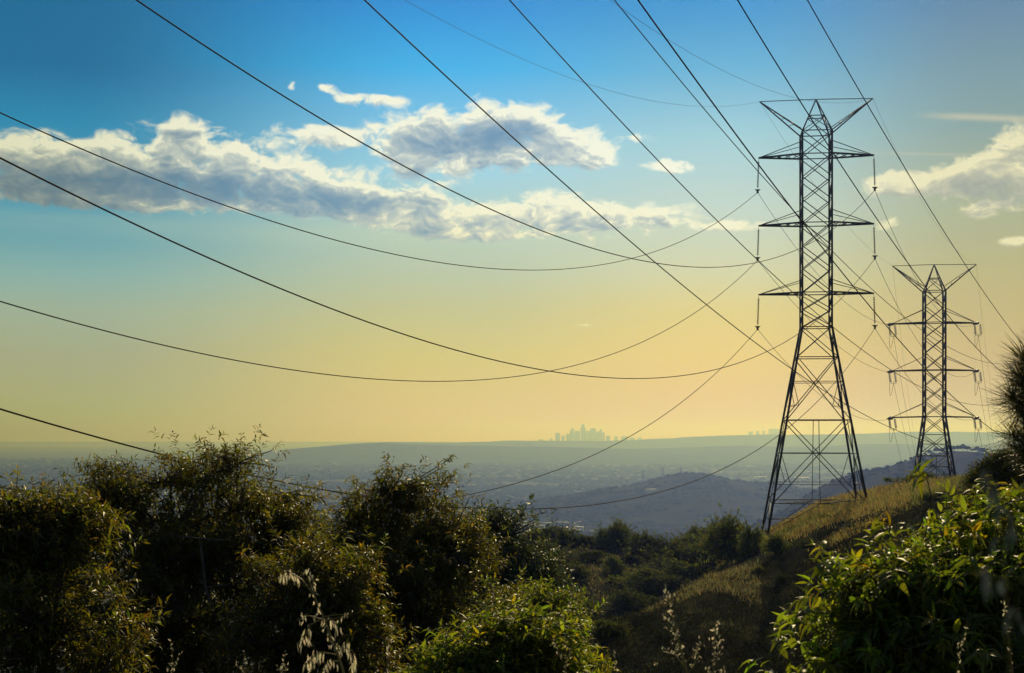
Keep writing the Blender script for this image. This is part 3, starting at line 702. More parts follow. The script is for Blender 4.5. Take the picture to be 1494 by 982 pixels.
for px, py, w, lb in [(893, 748, 10, 'bright flat roofed building left below the low blue hill'), (832, 741, 12, 'pale long roof near the sagging lowest wire'), (998, 762, 6, 'small bright roof among the valley trees right of centre'),
                      (1110, 698, 18, 'long pale warehouse right of the low blue hill'), (1170, 699, 22, 'pale warehouse seen between the pylon legs'), (1082, 696, 4, 'small glinting roof right of the low hill crest'), (950, 714, 16, 'pale wall on the slope of the low blue hill')]:
    D = (CZ) / ((py - HOR) / F) if py > 705 or px > 1060 else 3900
    q = P(px, py, min(D, 9500)); z0 = 0.
    if px == 950: q = P(950, 716, 4350); z0 = q[2] - 6
    W_ = w / F * q[1]; r = empty('warehouse', (q[0], q[1], z0), lb, 'building', 'pale buildings in the valley'); og = np.array([q[0], q[1], z0])
    b = Geo(); b.box((q[0], q[1], z0 + 5), (W_, W_ * .6, 10)); b.build('wall', M_roof, r, og)
    b = Geo(); b.box((q[0], q[1], z0 + 10.6), (W_ * 1.03, W_ * .63, 1.2)); b.build('roof', M_roof, r, og)

# ------------------------------------------------------------------ foliage
def unit(v): return v / np.maximum(np.linalg.norm(v, axis=-1, keepdims=True), 1e-9)
def leaves(g, base, dirn, L, W, curl, tint, fold=.5, seg=2):
    n = len(base); up = np.array([[0, 0, 1.]]) + rng.normal(0, .45, (n, 3)); d = unit(dirn); s = unit(np.cross(d, up)); u = np.cross(s, d)
    ts = {1: [0, .45, 1], 2: [0, .3, .68, 1], 3: [0, .15, .4, .7, 1]}[seg]; wp = {1: [.1, 1, .06], 2: [.12, 1, .8, .05], 3: [.1, .75, 1, .72, .04]}[seg]
    L = L[:, None]; W = W[:, None]; curl = curl[:, None]; rows = []
    for t, w in zip(ts, wp):
        c = base + d * L * (t - .25 * curl * t * t) - u * L * curl * t * t
        rows += [c + s * w * W / 2 * cos(fold) + u * w * W / 2 * sin(fold), c, c - s * w * W / 2 * cos(fold) + u * w * W / 2 * sin(fold)]
    v = np.stack(rows, 1); k = len(ts); q = []
    for r in range(k - 1):
        q += [[3 * r, 3 * r + 1, 3 * r + 4, 3 * r + 3], [3 * r + 1, 3 * r + 2, 3 * r + 5, 3 * r + 4]]
    g.add(v, np.arange(n)[:, None, None] * (3 * k) + np.array(q)[None], np.repeat(tint, 3 * k, 0))

def shrub(name, base, ell, nt, lpt, L, W, twig, mat_, label, cat='shrub', group=None, seg=1, young=.06, yc=(1.9, 1.35, .7), droop=.45, upb=.5, stems=9, stem_r=.035, surf=.45,
          tl=(.55, 1.35), spread=1.0, side=None, bare=0, origin=None, gap=0.0, fold=.45, thin=None, rough_=.35, shoots=0, clump=0, cr=.12):
    """ell: list of (centre xyz, radii xyz, weight). Twigs fill the crown, each carries leaves; stems run up from the base."""
    base = np.asarray(base, float)
    w = np.array([e[2] for e in ell], float); w /= w.sum(); ch = rng.choice(len(ell), nt, p=w)
    cen = np.array([e[0] for e in ell])[ch]; rad = np.array([e[1] for e in ell])[ch]
    dv = unit(rng.normal(0, 1, (nt, 3))); dv[:, 1] = np.where(rng.uniform(0, 1, nt) < .62, -np.abs(dv[:, 1]), dv[:, 1])
    rr = rng.uniform(0, 1, (nt, 1)) ** surf
    lump = 1 + rough_ * fbm(dv[:, 0] * 3 + cen[:, 0], dv[:, 2] * 3 + cen[:, 2], 3, 11)[:, None] * 2
    tb = cen + dv * rad * rr * lump
    if clump:
        pick = rng.choice(nt, clump, replace=False); cc = tb[pick]; a_ = rng.integers(0, clump, nt)
        wgt = rng.uniform(.5, 1.5, clump)[a_][:, None]
        tb = cc[a_] + rng.normal(0, 1, (nt, 3)) * cr * wgt * np.array([1.15, 1.15, .8])
        dv = unit(dv[pick][a_] * .55 + (tb - cc[a_]) / cr * .6); cen = cen[pick][a_]; rad = rad[pick][a_]
    if gap:
        sc = gap; keep = fbm(tb[:, 0] / sc, tb[:, 2] / sc + tb[:, 1] / sc * .6, 2, 17) > -.10
        tb, dv, cen, rad = tb[keep], dv[keep], cen[keep], rad[keep]; nt = len(tb)
    if thin:
        z0, z1, pmin = thin; f = np.clip((tb[:, 2] - z0) / (z1 - z0), 0, 1); keep = rng.uniform(0, 1, nt) < 1 - (1 - pmin) * f
        tb, dv, cen, rad = tb[keep], dv[keep], cen[keep], rad[keep]; nt = len(tb)
    td = unit(dv * .8 + np.array([0, 0, upb]) + rng.normal(0, .35, (nt, 3)))
    tlen = twig * rng.uniform(.6, 1.3, nt)
    if shoots:
        hi = np.argsort(-(tb[:, 2] + rng.normal(0, twig * 1.2, nt)))[:nt // 3]; hi = rng.choice(hi, min(shoots, len(hi)), replace=False); tlen[hi] *= 2.1; td[hi] = unit(td[hi] + [-.25, -.1, .5])
    root = empty(name, base, label, cat, group); org = base
    # leaves
    k = np.arange(lpt); t = (k + .6) / lpt; t = t[None] + rng.uniform(-.05, .05, (nt, lpt))
    sag = droop * .35
    ctr = tb[:, None] + td[:, None] * tlen[:, None, None] * t[..., None]; ctr[..., 2] -= sag * tlen[:, None] * t * t
    phi = k[None] * 2.4 + rng.uniform(0, 6.28, (nt, 1)) + rng.normal(0, .3, (nt, lpt))
    a = unit(np.cross(td, np.array([0.2, .1, 1.]))); b = np.cross(td, a)
    rad_ = a[:, None] * np.cos(phi)[..., None] + b[:, None] * np.sin(phi)[..., None]
    ld = unit(rad_ * spread + td[:, None] * (.55 + .6 * t[..., None]) + np.array([0, 0, -.25 * droop]) + rng.normal(0, .15, (nt, lpt, 3)))
    n = nt * lpt; tt = tints(n, *tl, warm=.12) * np.repeat(tints(nt, .75, 1.25, .1), lpt, 0)
    tip = (t.ravel() > .72) & (np.repeat(rng.uniform(0, 1, nt), lpt) < young * 5); tt[tip] = tt[tip] * np.array(yc)
    scl = rng.uniform(.5, 1.25, n) * (1.1 - .35 * t.ravel())
    g = Geo(); leaves(g, ctr.reshape(-1, 3), ld.reshape(-1, 3), L * scl, W * scl, rng.uniform(.05, droop * 1.35, n), tt, seg=seg, fold=fold)
    g.build('foliage', mat_, root, org)
    # stems
    g = Geo(); K = min(stems, nt); mi = rng.choice(nt, K, replace=False); nodes = []
    for q in mi:
        e = tb[q]; midp = base * .5 + e * .5 + rng.normal(0, .08, 3) * np.linalg.norm(e - base); midp[2] -= 0 
        tq = np.linspace(0, 1, 9)[:, None]; path = (1 - tq) ** 2 * base + 2 * tq * (1 - tq) * midp + tq ** 2 * e
        path = path + rng.normal(0, .012, path.shape) * np.linalg.norm(e - base) * (tq * (1 - tq) * 4)
        g.tube(path, np.linspace(stem_r, stem_r * .22, 9), 6); nodes.append(path[3:])
    nodes = np.concatenate(nodes)
    sel = np.arange(nt) if nt < 1400 else rng.choice(nt, 1400, replace=False)
    dist = np.linalg.norm(tb[sel][:, None] - nodes[None], axis=2) + np.maximum(0, nodes[None, :, 2] - tb[sel][:, None, 2]) * .7
    nn = nodes[np.argmin(dist, 1)]; B0 = nn; B3 = tb[sel]; B4 = tb[sel] + td[sel] * tlen[sel][:, None]
    m1 = B0 * .6 + B3 * .4 + rng.normal(0, .04, B0.shape) * np.linalg.norm(B3 - B0, axis=1, keepdims=True)
    PT = np.stack([B0, m1, B3, B4], 1); R = np.stack([np.full(len(sel), stem_r * .28), np.full(len(sel), stem_r * .2), np.full(len(sel), stem_r * .12), np.full(len(sel), stem_r * .03)], 1)
    g.tubes(PT, R, 3)
    if bare:
        lo = nodes[nodes[:, 2] < np.quantile(nodes[:, 2], .72)]; c0 = lo[rng.choice(len(lo), bare)]; dd = unit(rng.normal(0, 1, (bare, 3)) + [0, -.9, -.25]); ln = twig * rng.uniform(1.0, 2.4, (bare, 1))
        b1 = c0 + dd * ln * .5 + rng.normal(0, .15, (bare, 3)) * ln * .4; b2 = c0 + dd * ln + rng.normal(0, .2, (bare, 3)) * ln * .5
        g.tubes(np.stack([c0, b1, b2], 1), np.stack([np.full(bare, stem_r * .25), np.full(bare, stem_r * .15), np.full(bare, stem_r * .06)], 1), 3)
    g.build('branches', M_bark, root, org)
    return root

def E(px, py, d, rx, ry, w=1.0, rd=None):   # an ellipsoid from its centre and radii as seen at depth d
    k = d / F; return (P(px, py, d), np.array([rx * k, (rd if rd else (rx + ry) / 2 * k * .8), ry * k]), w)
def G(px, d): x = (px - 747) / F * d; return np.array([x, d, float(terrain(x, d))])

# big sumac shrub, left
shrub('sumac_shrub', G(290, 14.5), [E(290, 735, 14.5, 150, 62, 2.0), E(300, 680, 14.5, 95, 40, .22), E(150, 712, 14.3, 62, 34, .5), E(240, 800, 14.2, 150, 60, 2.0), E(180, 880, 14, 110, 80, 1.4), E(400, 725, 14.5, 80, 50, .2), E(190, 735, 14.2, 95, 42, 1.1), E(320, 692, 14.4, 62, 26, .8), E(235, 690, 14.5, 45, 22, .45), E(395, 750, 14.5, 62, 50, 1.2), E(270, 850, 14.0, 200, 90, 3.6), E(270, 950, 13.6, 210, 90, 3), E(420, 810, 14, 50, 55, 1.0)],
      8600, 8, .080, .023, .15, M_leafd, 'large dark leggy sumac shrub at left reaching up to the horizon', seg=1, young=.02, stems=22, stem_r=.042, bare=420, upb=.35, surf=.55, droop=.6, thin=(P(0, 780, 14.5)[2], P(0, 655, 14.5)[2], .42), rough_=.55, clump=230, cr=.115)
shrub('sumac_shrub', G(50, 11.5), [E(40, 800, 11.5, 105, 62, 2), E(95, 765, 11.6, 60, 30, 1), E(0, 765, 11.4, 60, 34, 1), E(80, 930, 11.2, 150, 100, 2.4)],
      3200, 8, .088, .027, .14, M_leafd, 'dark olive shrub filling the bottom left corner', seg=1, young=.03, stems=12, stem_r=.034, bare=90, tl=(.6, 1.4), upb=.35, droop=.6, clump=130, cr=.10, rough_=.6)
shrub('sumac_shrub', G(590, 15.5), [E(582, 750, 15.5, 48, 22, .7), E(595, 722, 15.5, 56, 22, .2), E(520, 765, 15.5, 44, 32, .16), E(530, 775, 15.6, 36, 24, .6), E(648, 716, 15.4, 14, 9, .10), E(575, 715, 15.4, 20, 9, .15), E(618, 738, 15.4, 24, 10, .16), E(640, 800, 15.2, 56, 32, 1.2), E(560, 850, 15, 150, 80, 3.4), E(620, 940, 14.5, 170, 80, 3.2)],
      6600, 8, .084, .024, .15, M_leafd, 'tall dark shrub in the centre left with airy tufts above the valley', seg=1, young=.02, stems=18, stem_r=.038, bare=140, upb=.4, surf=.55, droop=.6, thin=(P(0, 800, 15.5)[2], P(0, 705, 15.5)[2], .6), rough_=.7, clump=220, cr=.115)
shrub('sumac_shrub', G(465, 12.5), [E(465, 860, 12.5, 85, 60, 1), E(455, 950, 12.3, 110, 80, 1.4)], 2200, 8, .088, .026, .14, M_leafd, 'dark shrub between the two tall left shrubs behind the oat stalk', seg=1, young=.04, stems=8, stem_r=.03, bare=60, upb=.35, clump=90, cr=.10, rough_=.6)
shrub('laurel_shrub', G(745, 9.5), [E(745, 945, 9.5, 52, 50, 1.6), E(690, 985, 9.4, 80, 40, 1), E(795, 985, 9.6, 32, 26, .5)],
      1150, 9, .088, .026, .17, M_leaf, 'sunlit yellow green shrub at the bottom centre', seg=2, young=.05, stems=8, stem_r=.022, droop=.7, clump=60, cr=.075, rough_=.7)
shrub('laurel_shrub', G(850, 11), [E(835, 992, 11, 38, 22, 1)], 420, 8, .075, .028, .15, M_leaf, 'low orange tinged shrub beside the seed stalks at the bottom', seg=2, young=.2, stems=5, stem_r=.018)
# grey-green trees down the slope
shrub('eucalyptus_tree', G(735, 42), [E(706, 768, 42, 7, 14, .16), E(724, 780, 42, 12, 10, .16), E(762, 774, 42, 10, 14, .22), E(740, 822, 42, 36, 18, .5), E(745, 850, 41.5, 50, 38, 1.6), E(775, 895, 41, 46, 46, 2.0), E(700, 860, 41.5, 45, 60, 1.2)],
      4200, 7, .24, .085, .45, M_grey, 'grey green tree with thin top tufts left of the ravine', cat='tree', seg=1, young=.0, stems=10, stem_r=.11, surf=.5, upb=.5, clump=130, cr=.26, rough_=.7)
shrub('eucalyptus_tree', G(790, 33), [E(782, 905, 33, 38, 45, 1), E(745, 935, 33, 55, 45, 1)], 1900, 7, .20, .07, .34, M_leaf, 'bright green small tree at the mouth of the ravine', cat='tree', seg=1, young=.0, stems=7, stem_r=.08, tl=(.6, 1.3), upb=.5, clump=60, cr=.28, rough_=.7)
# right foreground laurel
RB = dict(seg=3, young=.025, yc=(1.9, 1.25, .6), droop=.95, spread=.8, fold=.42, upb=.45, rough_=.5, shoots=16, clump=90, cr=.085)
shrub('laurel_shrub', G(1390, 5.6), [E(1378, 872, 5.6, 76, 40, 1.3), E(1308, 882, 5.5, 38, 38, .9), E(1285, 955, 5.4, 34, 56, .9), E(1345, 925, 5.4, 76, 58, 1.6), E(1440, 920, 5.5, 100, 100, 1.8), E(1470, 825, 5.7, 60, 45, 1.1), E(1375, 1010, 5.3, 100, 50, 1.5)],
      1800, 11, .074, .0245, .125, M_leaf, 'glossy green laurel shrub with orange tips in the right foreground', stems=14, stem_r=.022, bare=220, **RB)
shrub('laurel_shrub', G(1440, 8), [E(1492, 778, 8, 50, 28, 1), E(1440, 815, 8, 66, 45, .8)], 800, 10, .086, .029, .14, M_leaf, 'second laurel crown higher behind the right foreground shrub', stems=8, stem_r=.024, **RB)
shrub('laurel_shrub', G(1185, 5.2), [E(1185, 1022, 5.2, 14, 8, 1)], 26, 10, .070, .025, .07, M_leaf, 'small sprig of laurel leaves at the bottom edge', stems=4, stem_r=.010, **{**RB, 'clump': 5})
shrub('dark_shrub', G(1480, 34), [E(1480, 690, 34, 48, 26, 1), E(1448, 702, 34, 28, 18, .5)], 1400, 8, .13, .05, .3, M_shrub, 'dark shrub at the right edge under the pine', seg=1, stems=6, stem_r=.05)

# ------------------------------------------------------------------ ravine and hillside shrubs: five kinds, copied
protos = []
for v in range(6):
    R = np.array([1., .9, .8]); el = [(np.array([0, 0, .45]), np.array([.8, .7, .5]), 2)] + [(np.array([rng.uniform(-.55, .55), rng.uniform(-.4, .4), rng.uniform(.3, .75)]), np.array([.45, .4, .32]) * rng.uniform(.8, 1.2), 1) for _ in range(4)]
    st = rng.bit_generator.state
    r = shrub('rounded_shrub', (0, 0, 0), [(e[0], e[1], e[2]) for e in el], 1050, 6, .08, .046, .08, M_shrub, 'x', 'shrub', seg=1, young=.0, stems=6, stem_r=.03, surf=.35, tl=(.7, 1.6) if v not in (2, 5) else (1.0, 2.3), upb=.6, clump=26, cr=.14, rough_=.8)
    protos.append(r)
SH = [ # px, base row, width, height, kind, label
 (788, 792, 34, 24, 0, 'dark shrub at the left end of the ravine crest'), (807, 800, 46, 28, 1, 'rounded shrub second from the left on the ravine crest'), (836, 794, 40, 20, 3, 'low shrub left of the pale clearing on the crest'),
 (860, 792, 34, 13, 4, 'flat dark shrub just above the pale clearing'), (895, 797, 40, 34, 5, 'dark dome shaped shrub right of the pale clearing'), (931, 797, 52, 34, 2, 'greenest shrub on the ravine crest'),
 (980, 797, 62, 30, 0, 'long dark shrub in the middle of the ravine crest'), (1022, 797, 46, 32, 1, 'grey dark shrub left of the largest crest shrub'), (1078, 812, 76, 60, 5, 'largest dark shrub on the crest next to the pylon foot'),
 (1045, 832, 84, 50, 4, 'broad dark shrub below the crest in front of the largest one'), (992, 812, 56, 26, 2, 'yellow green shrub on the upper ravine slope'), (984, 838, 76, 44, 0, 'dark spreading shrub below the yellow green one'),
 (898, 838, 32, 24, 2, 'small olive shrub standing alone on the ravine slope'), (935, 812, 60, 28, 3, 'dark shrub mass under the greenest crest shrub'), (862, 822, 40, 16, 1, 'low scrub patch on the pale ravine slope'),
 (806, 830, 60, 40, 0, 'large dark shrub on the left ravine slope'), (835, 850, 46, 26, 4, 'dark shrub low on the left ravine slope'), (930, 858, 70, 30, 5, 'wide dark shrub in the bottom of the ravine'),
 (840, 880, 34, 20, 3, 'grey shrub low in the ravine near the green tree'), (852, 906, 52, 36, 2, 'olive domed shrub at the mouth of the ravine'), (906, 890, 54, 26, 3, 'grey green shrub at the toe of the grassy spur'),
 (949, 884, 18, 14, 5, 'small black green shrub on the spur edge'), (962, 866, 60, 24, 1, 'dark shrub along the lower spur edge'), (1002, 848, 60, 28, 2, 'olive shrub along the upper spur edge'),
 (820, 925, 50, 34, 0, 'dark shrub in the shade beside the bright green tree'), (880, 935, 60, 28, 1, 'shaded shrub on the near side of the ravine mouth'),
 (1139, 806, 36, 24, 5, 'dark round shrub on the grass below the nearer pylon'), (1110, 840, 22, 12, 0, 'small dark shrub on the grassy slope left of the laurel'), (1143, 856, 34, 16, 4, 'low dark shrub lower on the grassy slope'),
 (1335, 706, 56, 18, 5, 'low dark shrub on the ridge at the foot of the farther pylon'), (1385, 703, 20, 7, 0, 'tiny shrub on the ridge right of the farther pylon'), (1410, 703, 14, 6, 1, 'tiniest shrub on the ridge near the right edge'),
 (1205, 760, 22, 8, 3, 'low dark tuft on the grass under the pylon'), (1240, 775, 26, 10, 4, 'dark patch of brush on the upper grassy slope'), (1185, 800, 30, 12, 1, 'patch of brush midway on the grassy slope'),
 (1290, 770, 40, 12, 0, 'brush patch below the ridge right of the nearer pylon'), (1380, 735, 50, 16, 3, 'brush patch on the shaded slope under the ridge'), (1415, 715, 40, 18, 4, 'dark brush on the ridge beside the edge shrub')]
for idx, (px, py, w, h, kd, lb) in enumerate(SH):
    q = hit(px, py); k = q[1] / F; s = w * k / 1.4; sz = h * k * (1.12 if q[1] > 205 else 1.0) / .86
    if idx < 40:
        r = dup(protos[kd], (q[0], q[1], q[2] - .1 * sz), rng.uniform(0, 6.28), (s, s, sz), lb, 'shrubs on the ravine and hillside')
for px, py, w, h in [(772, 800, 50, 30), (797, 798, 44, 24), (822, 798, 46, 24), (848, 797, 36, 16), (878, 798, 40, 28), (905, 799, 44, 32), (918, 800, 46, 30), (948, 799, 50, 30), (964, 800, 46, 28), (998, 800, 50, 30), (1010, 803, 46, 32), (1040, 805, 52, 34), (1058, 808, 56, 44), (1096, 808, 46, 42)]:
    q = hit(px, py); k = q[1] / F; sz = h * k * 1.25; s = w * k / 1.4
    dup(protos[int(rng.integers(0, 6))], (q[0], q[1], q[2] - .15 * sz), rng.uniform(0, 6.28), (s, s, sz), 'low rounded dark shrub in the unbroken row along the ravine crest', 'row of shrubs along the ravine crest')
for r in protos:
    for ch in list(r.children): bpy.data.objects.remove(ch)
    bpy.data.objects.remove(r)

# ------------------------------------------------------------------ grass and low scrub over the slopes
def scatter(n, px0, px1, d0, d1, keepf=None, seed=3):
    px = rng.uniform(px0, px1, n); d = d0 * (d1 / d0) ** rng.uniform(0, 1, n); x = (px - 747) / F * d
    return px, x, d
g = Geo()
px, x, d = scatter(170000, 980, 1640, 45, 185)
edge = np.interp(px, [980, 1030, 1110, 1190], [105, 128, 165, 190]); k = d < edge
px, x, d = px[k], x[k], d[k]
gr = fbm(x / 7, d / 7, 4, 41) + .55 * np.clip((d - 112) / 34, -1, .45) + rng.uniform(-.05, .05, len(x))
gr = gr + fbm(x / 22, d / 22, 3, 91) * .8
k = gr > -.01; px, x, d, gr = px[k], x[k], d[k], gr[k]
n = len(x); b = np.stack([x, d, terrain(x, d) - .03], 1); hgt = rng.uniform(.25, .75, n) * np.clip(.7 + gr * 2, .5, 1.3)
dirn = unit(np.stack([rng.normal(-.12, .28, n), rng.normal(0, .28, n), np.ones(n)], 1))
t = tints(n, .7, 1.5, .15) * np.where(fbm(x / 9, d / 9, 3, 55)[:, None] > .06, np.array([[.85, .95, .60]]), np.array([[1.25, 1.1, .8]]))
leaves(g, b, dirn, hgt, .035 + d * .00022, rng.uniform(.1, .5, n), t, seg=1, fold=.2)
tag(g.build('hill_grass', M_grass), 'dry golden grass glowing on the pylon hillside', kind='stuff')
g = Geo(); px, x, d = scatter(70000, 740, 1110, 90, 238)
gr = fbm(x / 9, d / 9, 4, 43) + rng.uniform(-.05, .05, len(x)); k = gr > -.02; x, d = x[k], d[k]; n = len(x)
b = np.stack([x, d, terrain(x, d) - .03], 1)
leaves(g, b, unit(np.stack([rng.normal(0, .3, n), rng.normal(0, .3, n), np.ones(n)], 1)), rng.uniform(.25, .7, n), .04 + d * .0002, rng.uniform(.1, .5, n), tints(n, .5, 1.2, .15), seg=1, fold=.2)
tag(g.build('ravine_grass', M_grass), 'pale dry grass between shrubs of the ravine', kind='stuff')
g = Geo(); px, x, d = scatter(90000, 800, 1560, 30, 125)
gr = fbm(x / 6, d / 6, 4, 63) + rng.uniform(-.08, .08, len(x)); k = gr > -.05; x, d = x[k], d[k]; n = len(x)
b = np.stack([x, d, terrain(x, d) - .03], 1); shade_tint = np.clip(.30 + fbm(x / 8, d / 8, 3, 71) * 1.1, .12, .8)[:, None]  # patchy dark tint paints the lower slope's shade into the grass
leaves(g, b, unit(np.stack([rng.normal(-.1, .35, n), rng.normal(0, .35, n), np.ones(n)], 1)), rng.uniform(.15, .6, n) * np.clip(d / 70, .5, 1), .010 + d * .00022, rng.uniform(.1, .6, n), tints(n, .5, 1.5, .12) * np.array([[.9, 1.0, 1.1]]) * shade_tint, seg=1, fold=.2)
tag(g.build('shade_tinted_grass', M_grass), 'rough grass and weeds tinted dark as shade on the lower slope', kind='stuff')
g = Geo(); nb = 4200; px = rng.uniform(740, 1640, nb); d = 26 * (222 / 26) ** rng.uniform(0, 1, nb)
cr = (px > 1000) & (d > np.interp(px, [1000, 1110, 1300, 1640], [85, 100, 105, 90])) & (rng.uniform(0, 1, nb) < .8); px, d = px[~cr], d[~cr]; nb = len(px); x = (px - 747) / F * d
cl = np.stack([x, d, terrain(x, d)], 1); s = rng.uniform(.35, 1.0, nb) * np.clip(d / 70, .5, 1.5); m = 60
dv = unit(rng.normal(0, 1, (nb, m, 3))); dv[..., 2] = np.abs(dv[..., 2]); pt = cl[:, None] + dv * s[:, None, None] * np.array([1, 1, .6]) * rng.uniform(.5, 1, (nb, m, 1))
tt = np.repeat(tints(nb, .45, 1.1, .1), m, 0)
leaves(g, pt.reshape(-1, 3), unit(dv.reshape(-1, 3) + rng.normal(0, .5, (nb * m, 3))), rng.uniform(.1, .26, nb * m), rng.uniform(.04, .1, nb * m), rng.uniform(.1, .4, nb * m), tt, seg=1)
tag(g.build('low_scrub', M_shade_sage), 'low sage scrub with the slope shade in its dark colour', kind='stuff')

# ------------------------------------------------------------------ pine at the right edge
def pine():
    D = 9.0; base = G(1640, D + .4); root = empty('pine_tree', base, 'pine at the right edge with long bristling needles against the sky', 'tree')
    k = D / F; tr = Geo(); top = P(1600, 420, D + .4)
    tr.tube(np.array([base - [0, 0, .3], base * .6 + top * .4 + [.05, 0, 0], top]), [.10, .08, .04], 10)
    tr.build('trunk', M_bark, root, base)
    g = Geo(); br = Geo(); A = []; 
    tufts = []
    for (px, py, dd) in [(1482, 545, 0), (1474, 578, -.1), (1478, 636, 0), (1490, 522, .1), (1486, 600, .1), (1494, 655, -.1), (1500, 560, -.1), (1505, 625, 0), (1520, 505, 0), (1500, 585, .15), (1520, 540, .1)]:
        e = P(px, py, D + dd); s = P(1612, py + 60, D + .35)
        tq = np.linspace(0, 1, 8)[:, None]; mid = (s + e) / 2 + [0, 0, -.08]
        path = (1 - tq) ** 2 * s + 2 * tq * (1 - tq) * mid + tq ** 2 * e; br.tube(path, np.linspace(.022, .008, 8), 6)
        for t in (.45, .6, .72, .84, .93, 1.0):
            c = (1 - t) ** 2 * s + 2 * t * (1 - t) * mid + t * t * e
            tufts.append((c + rng.normal(0, .012, 3), unit(e - mid) * .75 + [0, 0, rng.uniform(-.1, .45)]))
    for c, dr in tufts:
        n = 120; d = unit(np.broadcast_to(dr, (n, 3)) * .75 + rng.normal(0, .55, (n, 3))); b = c + rng.normal(0, .012, (n, 3)) - np.asarray(dr) * rng.uniform(0, .08, (n, 1))
        leaves(g, b, d, rng.uniform(.13, .24, n), np.full(n, .0042), rng.uniform(.0, .22, n), tints(n, .6, 1.5, .15), seg=2, fold=.3)
    g.build('needles', M_needle, root, base); br.build('branches', M_bark, root, base)
pine()

# ------------------------------------------------------------------ grass stalks in the foreground
def husks(g, c, dr, L, W, tint=None):
    n = len(c); leaves(g, c, dr, L, W, rng.uniform(0, .3, n), tints(n, .7, 1.3, .06) if tint is None else tint, seg=2, fold=.75)
def stalk(pts_px, D, r, label, seeds, L, drop=0.2, group='dry seed stalks in the foreground', side=(), hm=None):
    pts = np.array([P(a, b, D + dd) for a, b, dd in pts_px]); gx = (pts_px[0][0] - 747) / F * D
    bs = np.array([pts[0][0] + .03, pts[0][1] + .05, float(terrain(pts[0][0], pts[0][1]))]); pts = np.concatenate([[bs], pts])
    s = np.linspace(0, 1, len(pts)); tq = np.linspace(0, 1, 50); path = np.stack([np.interp(tq, s, pts[:, i]) for i in range(3)], 1)
    ker = np.ones(7) / 7; path = np.stack([np.convolve(np.pad(path[:, i], 3, mode='edge'), ker, 'valid') for i in range(3)], 1)
    root = empty('seed_stalk', bs, label, 'grass stalk', group)
    g = Geo(); g.tube(path, np.linspace(r, r * .35, 50), 6); h = Geo()
    s0 = len(path) // 3
    idx = rng.integers(s0, 49, seeds); c = path[idx] + rng.normal(0, r * 1.6, (seeds, 3)); dr = unit(rng.normal(0, .5, (seeds, 3)) + [0, 0, .8 if drop < .5 else -1.2])
    husks(h, c, dr, L * 1.25 * rng.uniform(.6, 1.1, seeds), L * .46 * rng.uniform(.7, 1.2, seeds))
    for (pxl, n, w) in side:
        q = np.array([P(a, b, D + dd) for a, b, dd in pxl]); s = np.linspace(0, 1, len(q)); tq = np.linspace(0, 1, 16); sp = np.stack([np.interp(tq, s, q[:, i]) for i in range(3)], 1)
        g.tube(sp, np.linspace(r * .5, r * .2, 16), 5); ii = rng.integers(5, 16, n); c = sp[ii] + rng.normal(0, r * 1.5, (n, 3))
        dr = unit(rng.normal(0, .25, (n, 3)) + [0, 0, -1.0 if drop >= .5 else .5]); husks(h, c, dr, L * w * rng.uniform(.7, 1.2, n), L * .30 * rng.uniform(.7, 1.2, n))
    g.build('stem', M_stem, root, bs); h.build('seed_heads', hm or M_husk, root, bs)
stalk([(506, 1000, 0), (495, 960, 0), (484, 935, 0), (474, 905, 0), (462, 880, 0), (456, 860, 0), (458, 838, 0)], 3.4, .0036, 'tall pale oat stalk with drooping husks at bottom left', 34, .012, drop=.6,
      side=[([(474, 905, 0), (450, 898, 0), (432, 905, 0)], 8, 1.2), ([(470, 900, 0), (490, 897, 0), (512, 896, 0)], 5, .8), ([(458, 868, 0), (440, 845, 0), (418, 832, 0), (412, 842, 0)], 26, 1.6), ([(458, 868, 0), (450, 845, .02), (447, 830, 0)], 7, 1.4),
            ([(470, 903, 0), (452, 912, 0), (444, 930, 0), (438, 945, 0)], 16, 2.2), ([(474, 906, 0), (485, 905, 0), (493, 915, 0)], 7, 2.4), ([(488, 950, 0), (505, 945, 0), (515, 950, 0), (516, 970, 0)], 14, 2.4), ([(490, 955, 0), (470, 952, 0), (456, 956, 0), (450, 975, 0)], 26, 2.0),
            ([(480, 935, 0), (495, 945, 0), (508, 938, 0)], 8, 1.6), ([(496, 965, 0), (478, 965, 0), (465, 985, 0)], 20, 1.6), ([(474, 905, 0), (500, 900, 0), (511, 895, 0)], 3, .8)])
stalk([(1006, 1000, 0), (998, 965, 0), (990, 935, 0), (982, 900, 0), (976, 880, 0), (971, 852, 0)], 3.1, .003, 'leaning seed stalk with a row of white seeds at bottom centre', 42, .0075,
      side=[([(995, 955, 0), (980, 930, 0), (970, 900, 0)], 16, 1.0), ([(1000, 975, 0), (985, 955, 0), (967, 950, 0)], 8, 1.0), ([(998, 970, 0), (1014, 950, 0), (1030, 935, 0)], 10, 1.0), ([(1003, 985, 0), (1015, 965, 0), (1018, 950, 0)], 20, 1.0), ([(1003, 985, 0), (990, 960, 0), (985, 945, 0)], 14, 1.0)])
stalk([(1041, 1000, 0), (1041, 960, 0), (1043, 930, 0), (1043, 908, 0)], 3.3, .0022, 'upright seed stalk right of the leaning one', 30, .0085, side=[([(1041, 975, 0), (1050, 955, 0), (1052, 935, 0)], 16, 1.0), ([(1041, 985, 0), (1030, 975, 0)], 6, 1.0), ([(1045, 985, 0), (1058, 975, 0)], 8, 1.)])
stalk([(824, 1000, 0), (826, 965, 0), (826, 930, 0)], 3.6, .0018, 'thin seed stalk before the low orange shrub', 20, .0075, side=[([(826, 975, 0), (814, 950, 0), (807, 935, 0)], 12, 1.0), ([(826, 970, 0), (834, 948, 0)], 4, 1.0)])
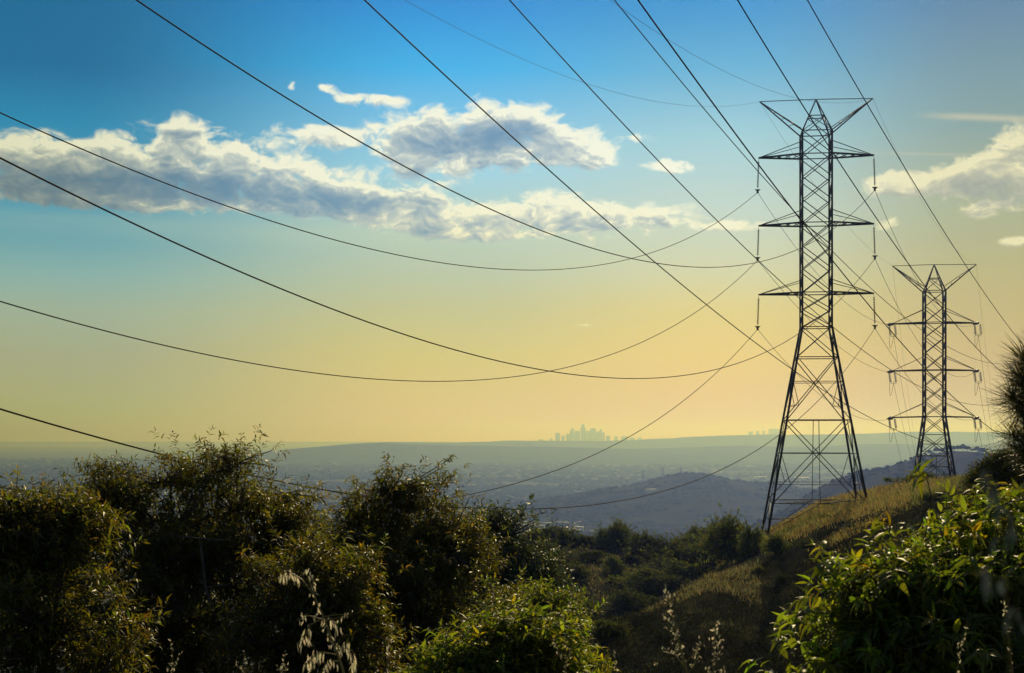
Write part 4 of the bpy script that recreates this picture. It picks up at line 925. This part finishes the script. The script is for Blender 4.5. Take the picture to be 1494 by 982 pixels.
stalk([(900, 1000, 0), (899, 975, 0), (897, 952, 0)], 3.6, .0016, 'single short seed stalk against the dark ravine', 12, .0075)
stalk([(962, 1000, 0), (960, 980, 0), (957, 965, 0)], 3.5, .0016, 'shortest seed stalk left of the leaning one', 8, .0075)
stalk([(562, 1000, 0), (566, 960, 0), (569, 935, 0), (574, 910, 0)], 4.0, .0022, 'seed stalk standing in front of the centre left shrub', 26, .010)
stalk([(549, 1000, 0), (550, 980, 0), (551, 966, 0)], 4.0, .0018, 'very short seed stalk beside the centre left one', 8, .008)
stalk([(411, 1000, 0), (413, 970, 0), (416, 950, 0)], 3.8, .0018, 'small seed stalk left of the oat stalk', 14, .008, side=[([(412, 985, 0), (404, 972, 0)], 5, 1.), ([(412, 985, 0), (422, 970, 0)], 5, 1.)])
stalk([(253, 1000, 0), (252, 965, 0), (249, 930, 0)], 4.2, .0018, 'seed stalk in front of the big dark shrub', 16, .009, side=[([(253, 980, 0), (262, 955, 0)], 8, 1.), ([(253, 985, 0), (243, 972, 0)], 5, 1.)])
stalk([(360, 1000, 0), (358, 975, 0), (357, 952, 0)], 4.2, .0018, 'short seed stalk between the left shrubs and the oat', 14, .009, side=[([(359, 985, 0), (345, 970, 0)], 6, 1.)])
stalk([(1392, 1000, 0), (1400, 960, 0), (1406, 930, 0), (1412, 905, 0)], 3.4, .0018, 'seed stalk before the right laurel shrub', 20, .008, side=[([(1398, 970, 0), (1397, 940, 0)], 7, 1.)])
stalk([(1480, 1000, 0), (1474, 950, 0), (1468, 905, 0), (1463, 874, 0)], 3.4, .0018, 'rightmost thin seed stalk with spaced white seeds', 22, .008)
# husks hanging close to the lens, out of focus
stalk([(1476, 1020, 0), (1470, 900, 0), (1462, 780, 0), (1448, 715, 0), (1441, 672, 0)], .75, .0006, 'blurred grey oat husks hanging very near at the right edge', 9, .012, drop=.6,
      side=[([(1462, 775, 0), (1474, 745, 0), (1480, 765, 0)], 3, 1.7), ([(1468, 860, 0), (1445, 830, 0), (1424, 838, 0)], 3, 1.5), ([(1471, 920, 0), (1484, 885, 0), (1489, 900, 0)], 3, 1.6), ([(1448, 715, 0), (1452, 700, 0), (1456, 705, 0)], 2, 1.4)], hm=M_greyhusk)

# ------------------------------------------------------------------ air
g = Geo(); zb, zt = -5., CZ + 268.
g.box((0, 17000, (zb + zt) / 2), (60000, 46000, zt - zb)); hz_m = bpy.data.materials.new('haze'); hz_m.use_nodes = True
nt = hz_m.node_tree; nt.nodes.clear(); pv = nt.nodes.new('ShaderNodeVolumePrincipled'); mo = nt.nodes.new('ShaderNodeOutputMaterial')
pv.inputs['Color'].default_value = HAZE_COLOR + (1,); pv.inputs['Density'].default_value = HAZE_DENSITY; pv.inputs['Anisotropy'].default_value = .70
pv.inputs['Absorption Color'].default_value = HAZE_ABSORB + (1,); nt.links.new(pv.outputs[0], mo.inputs['Volume'])
tag(g.build('haze', hz_m), 'smoggy evening haze over the valley', kind='stuff')
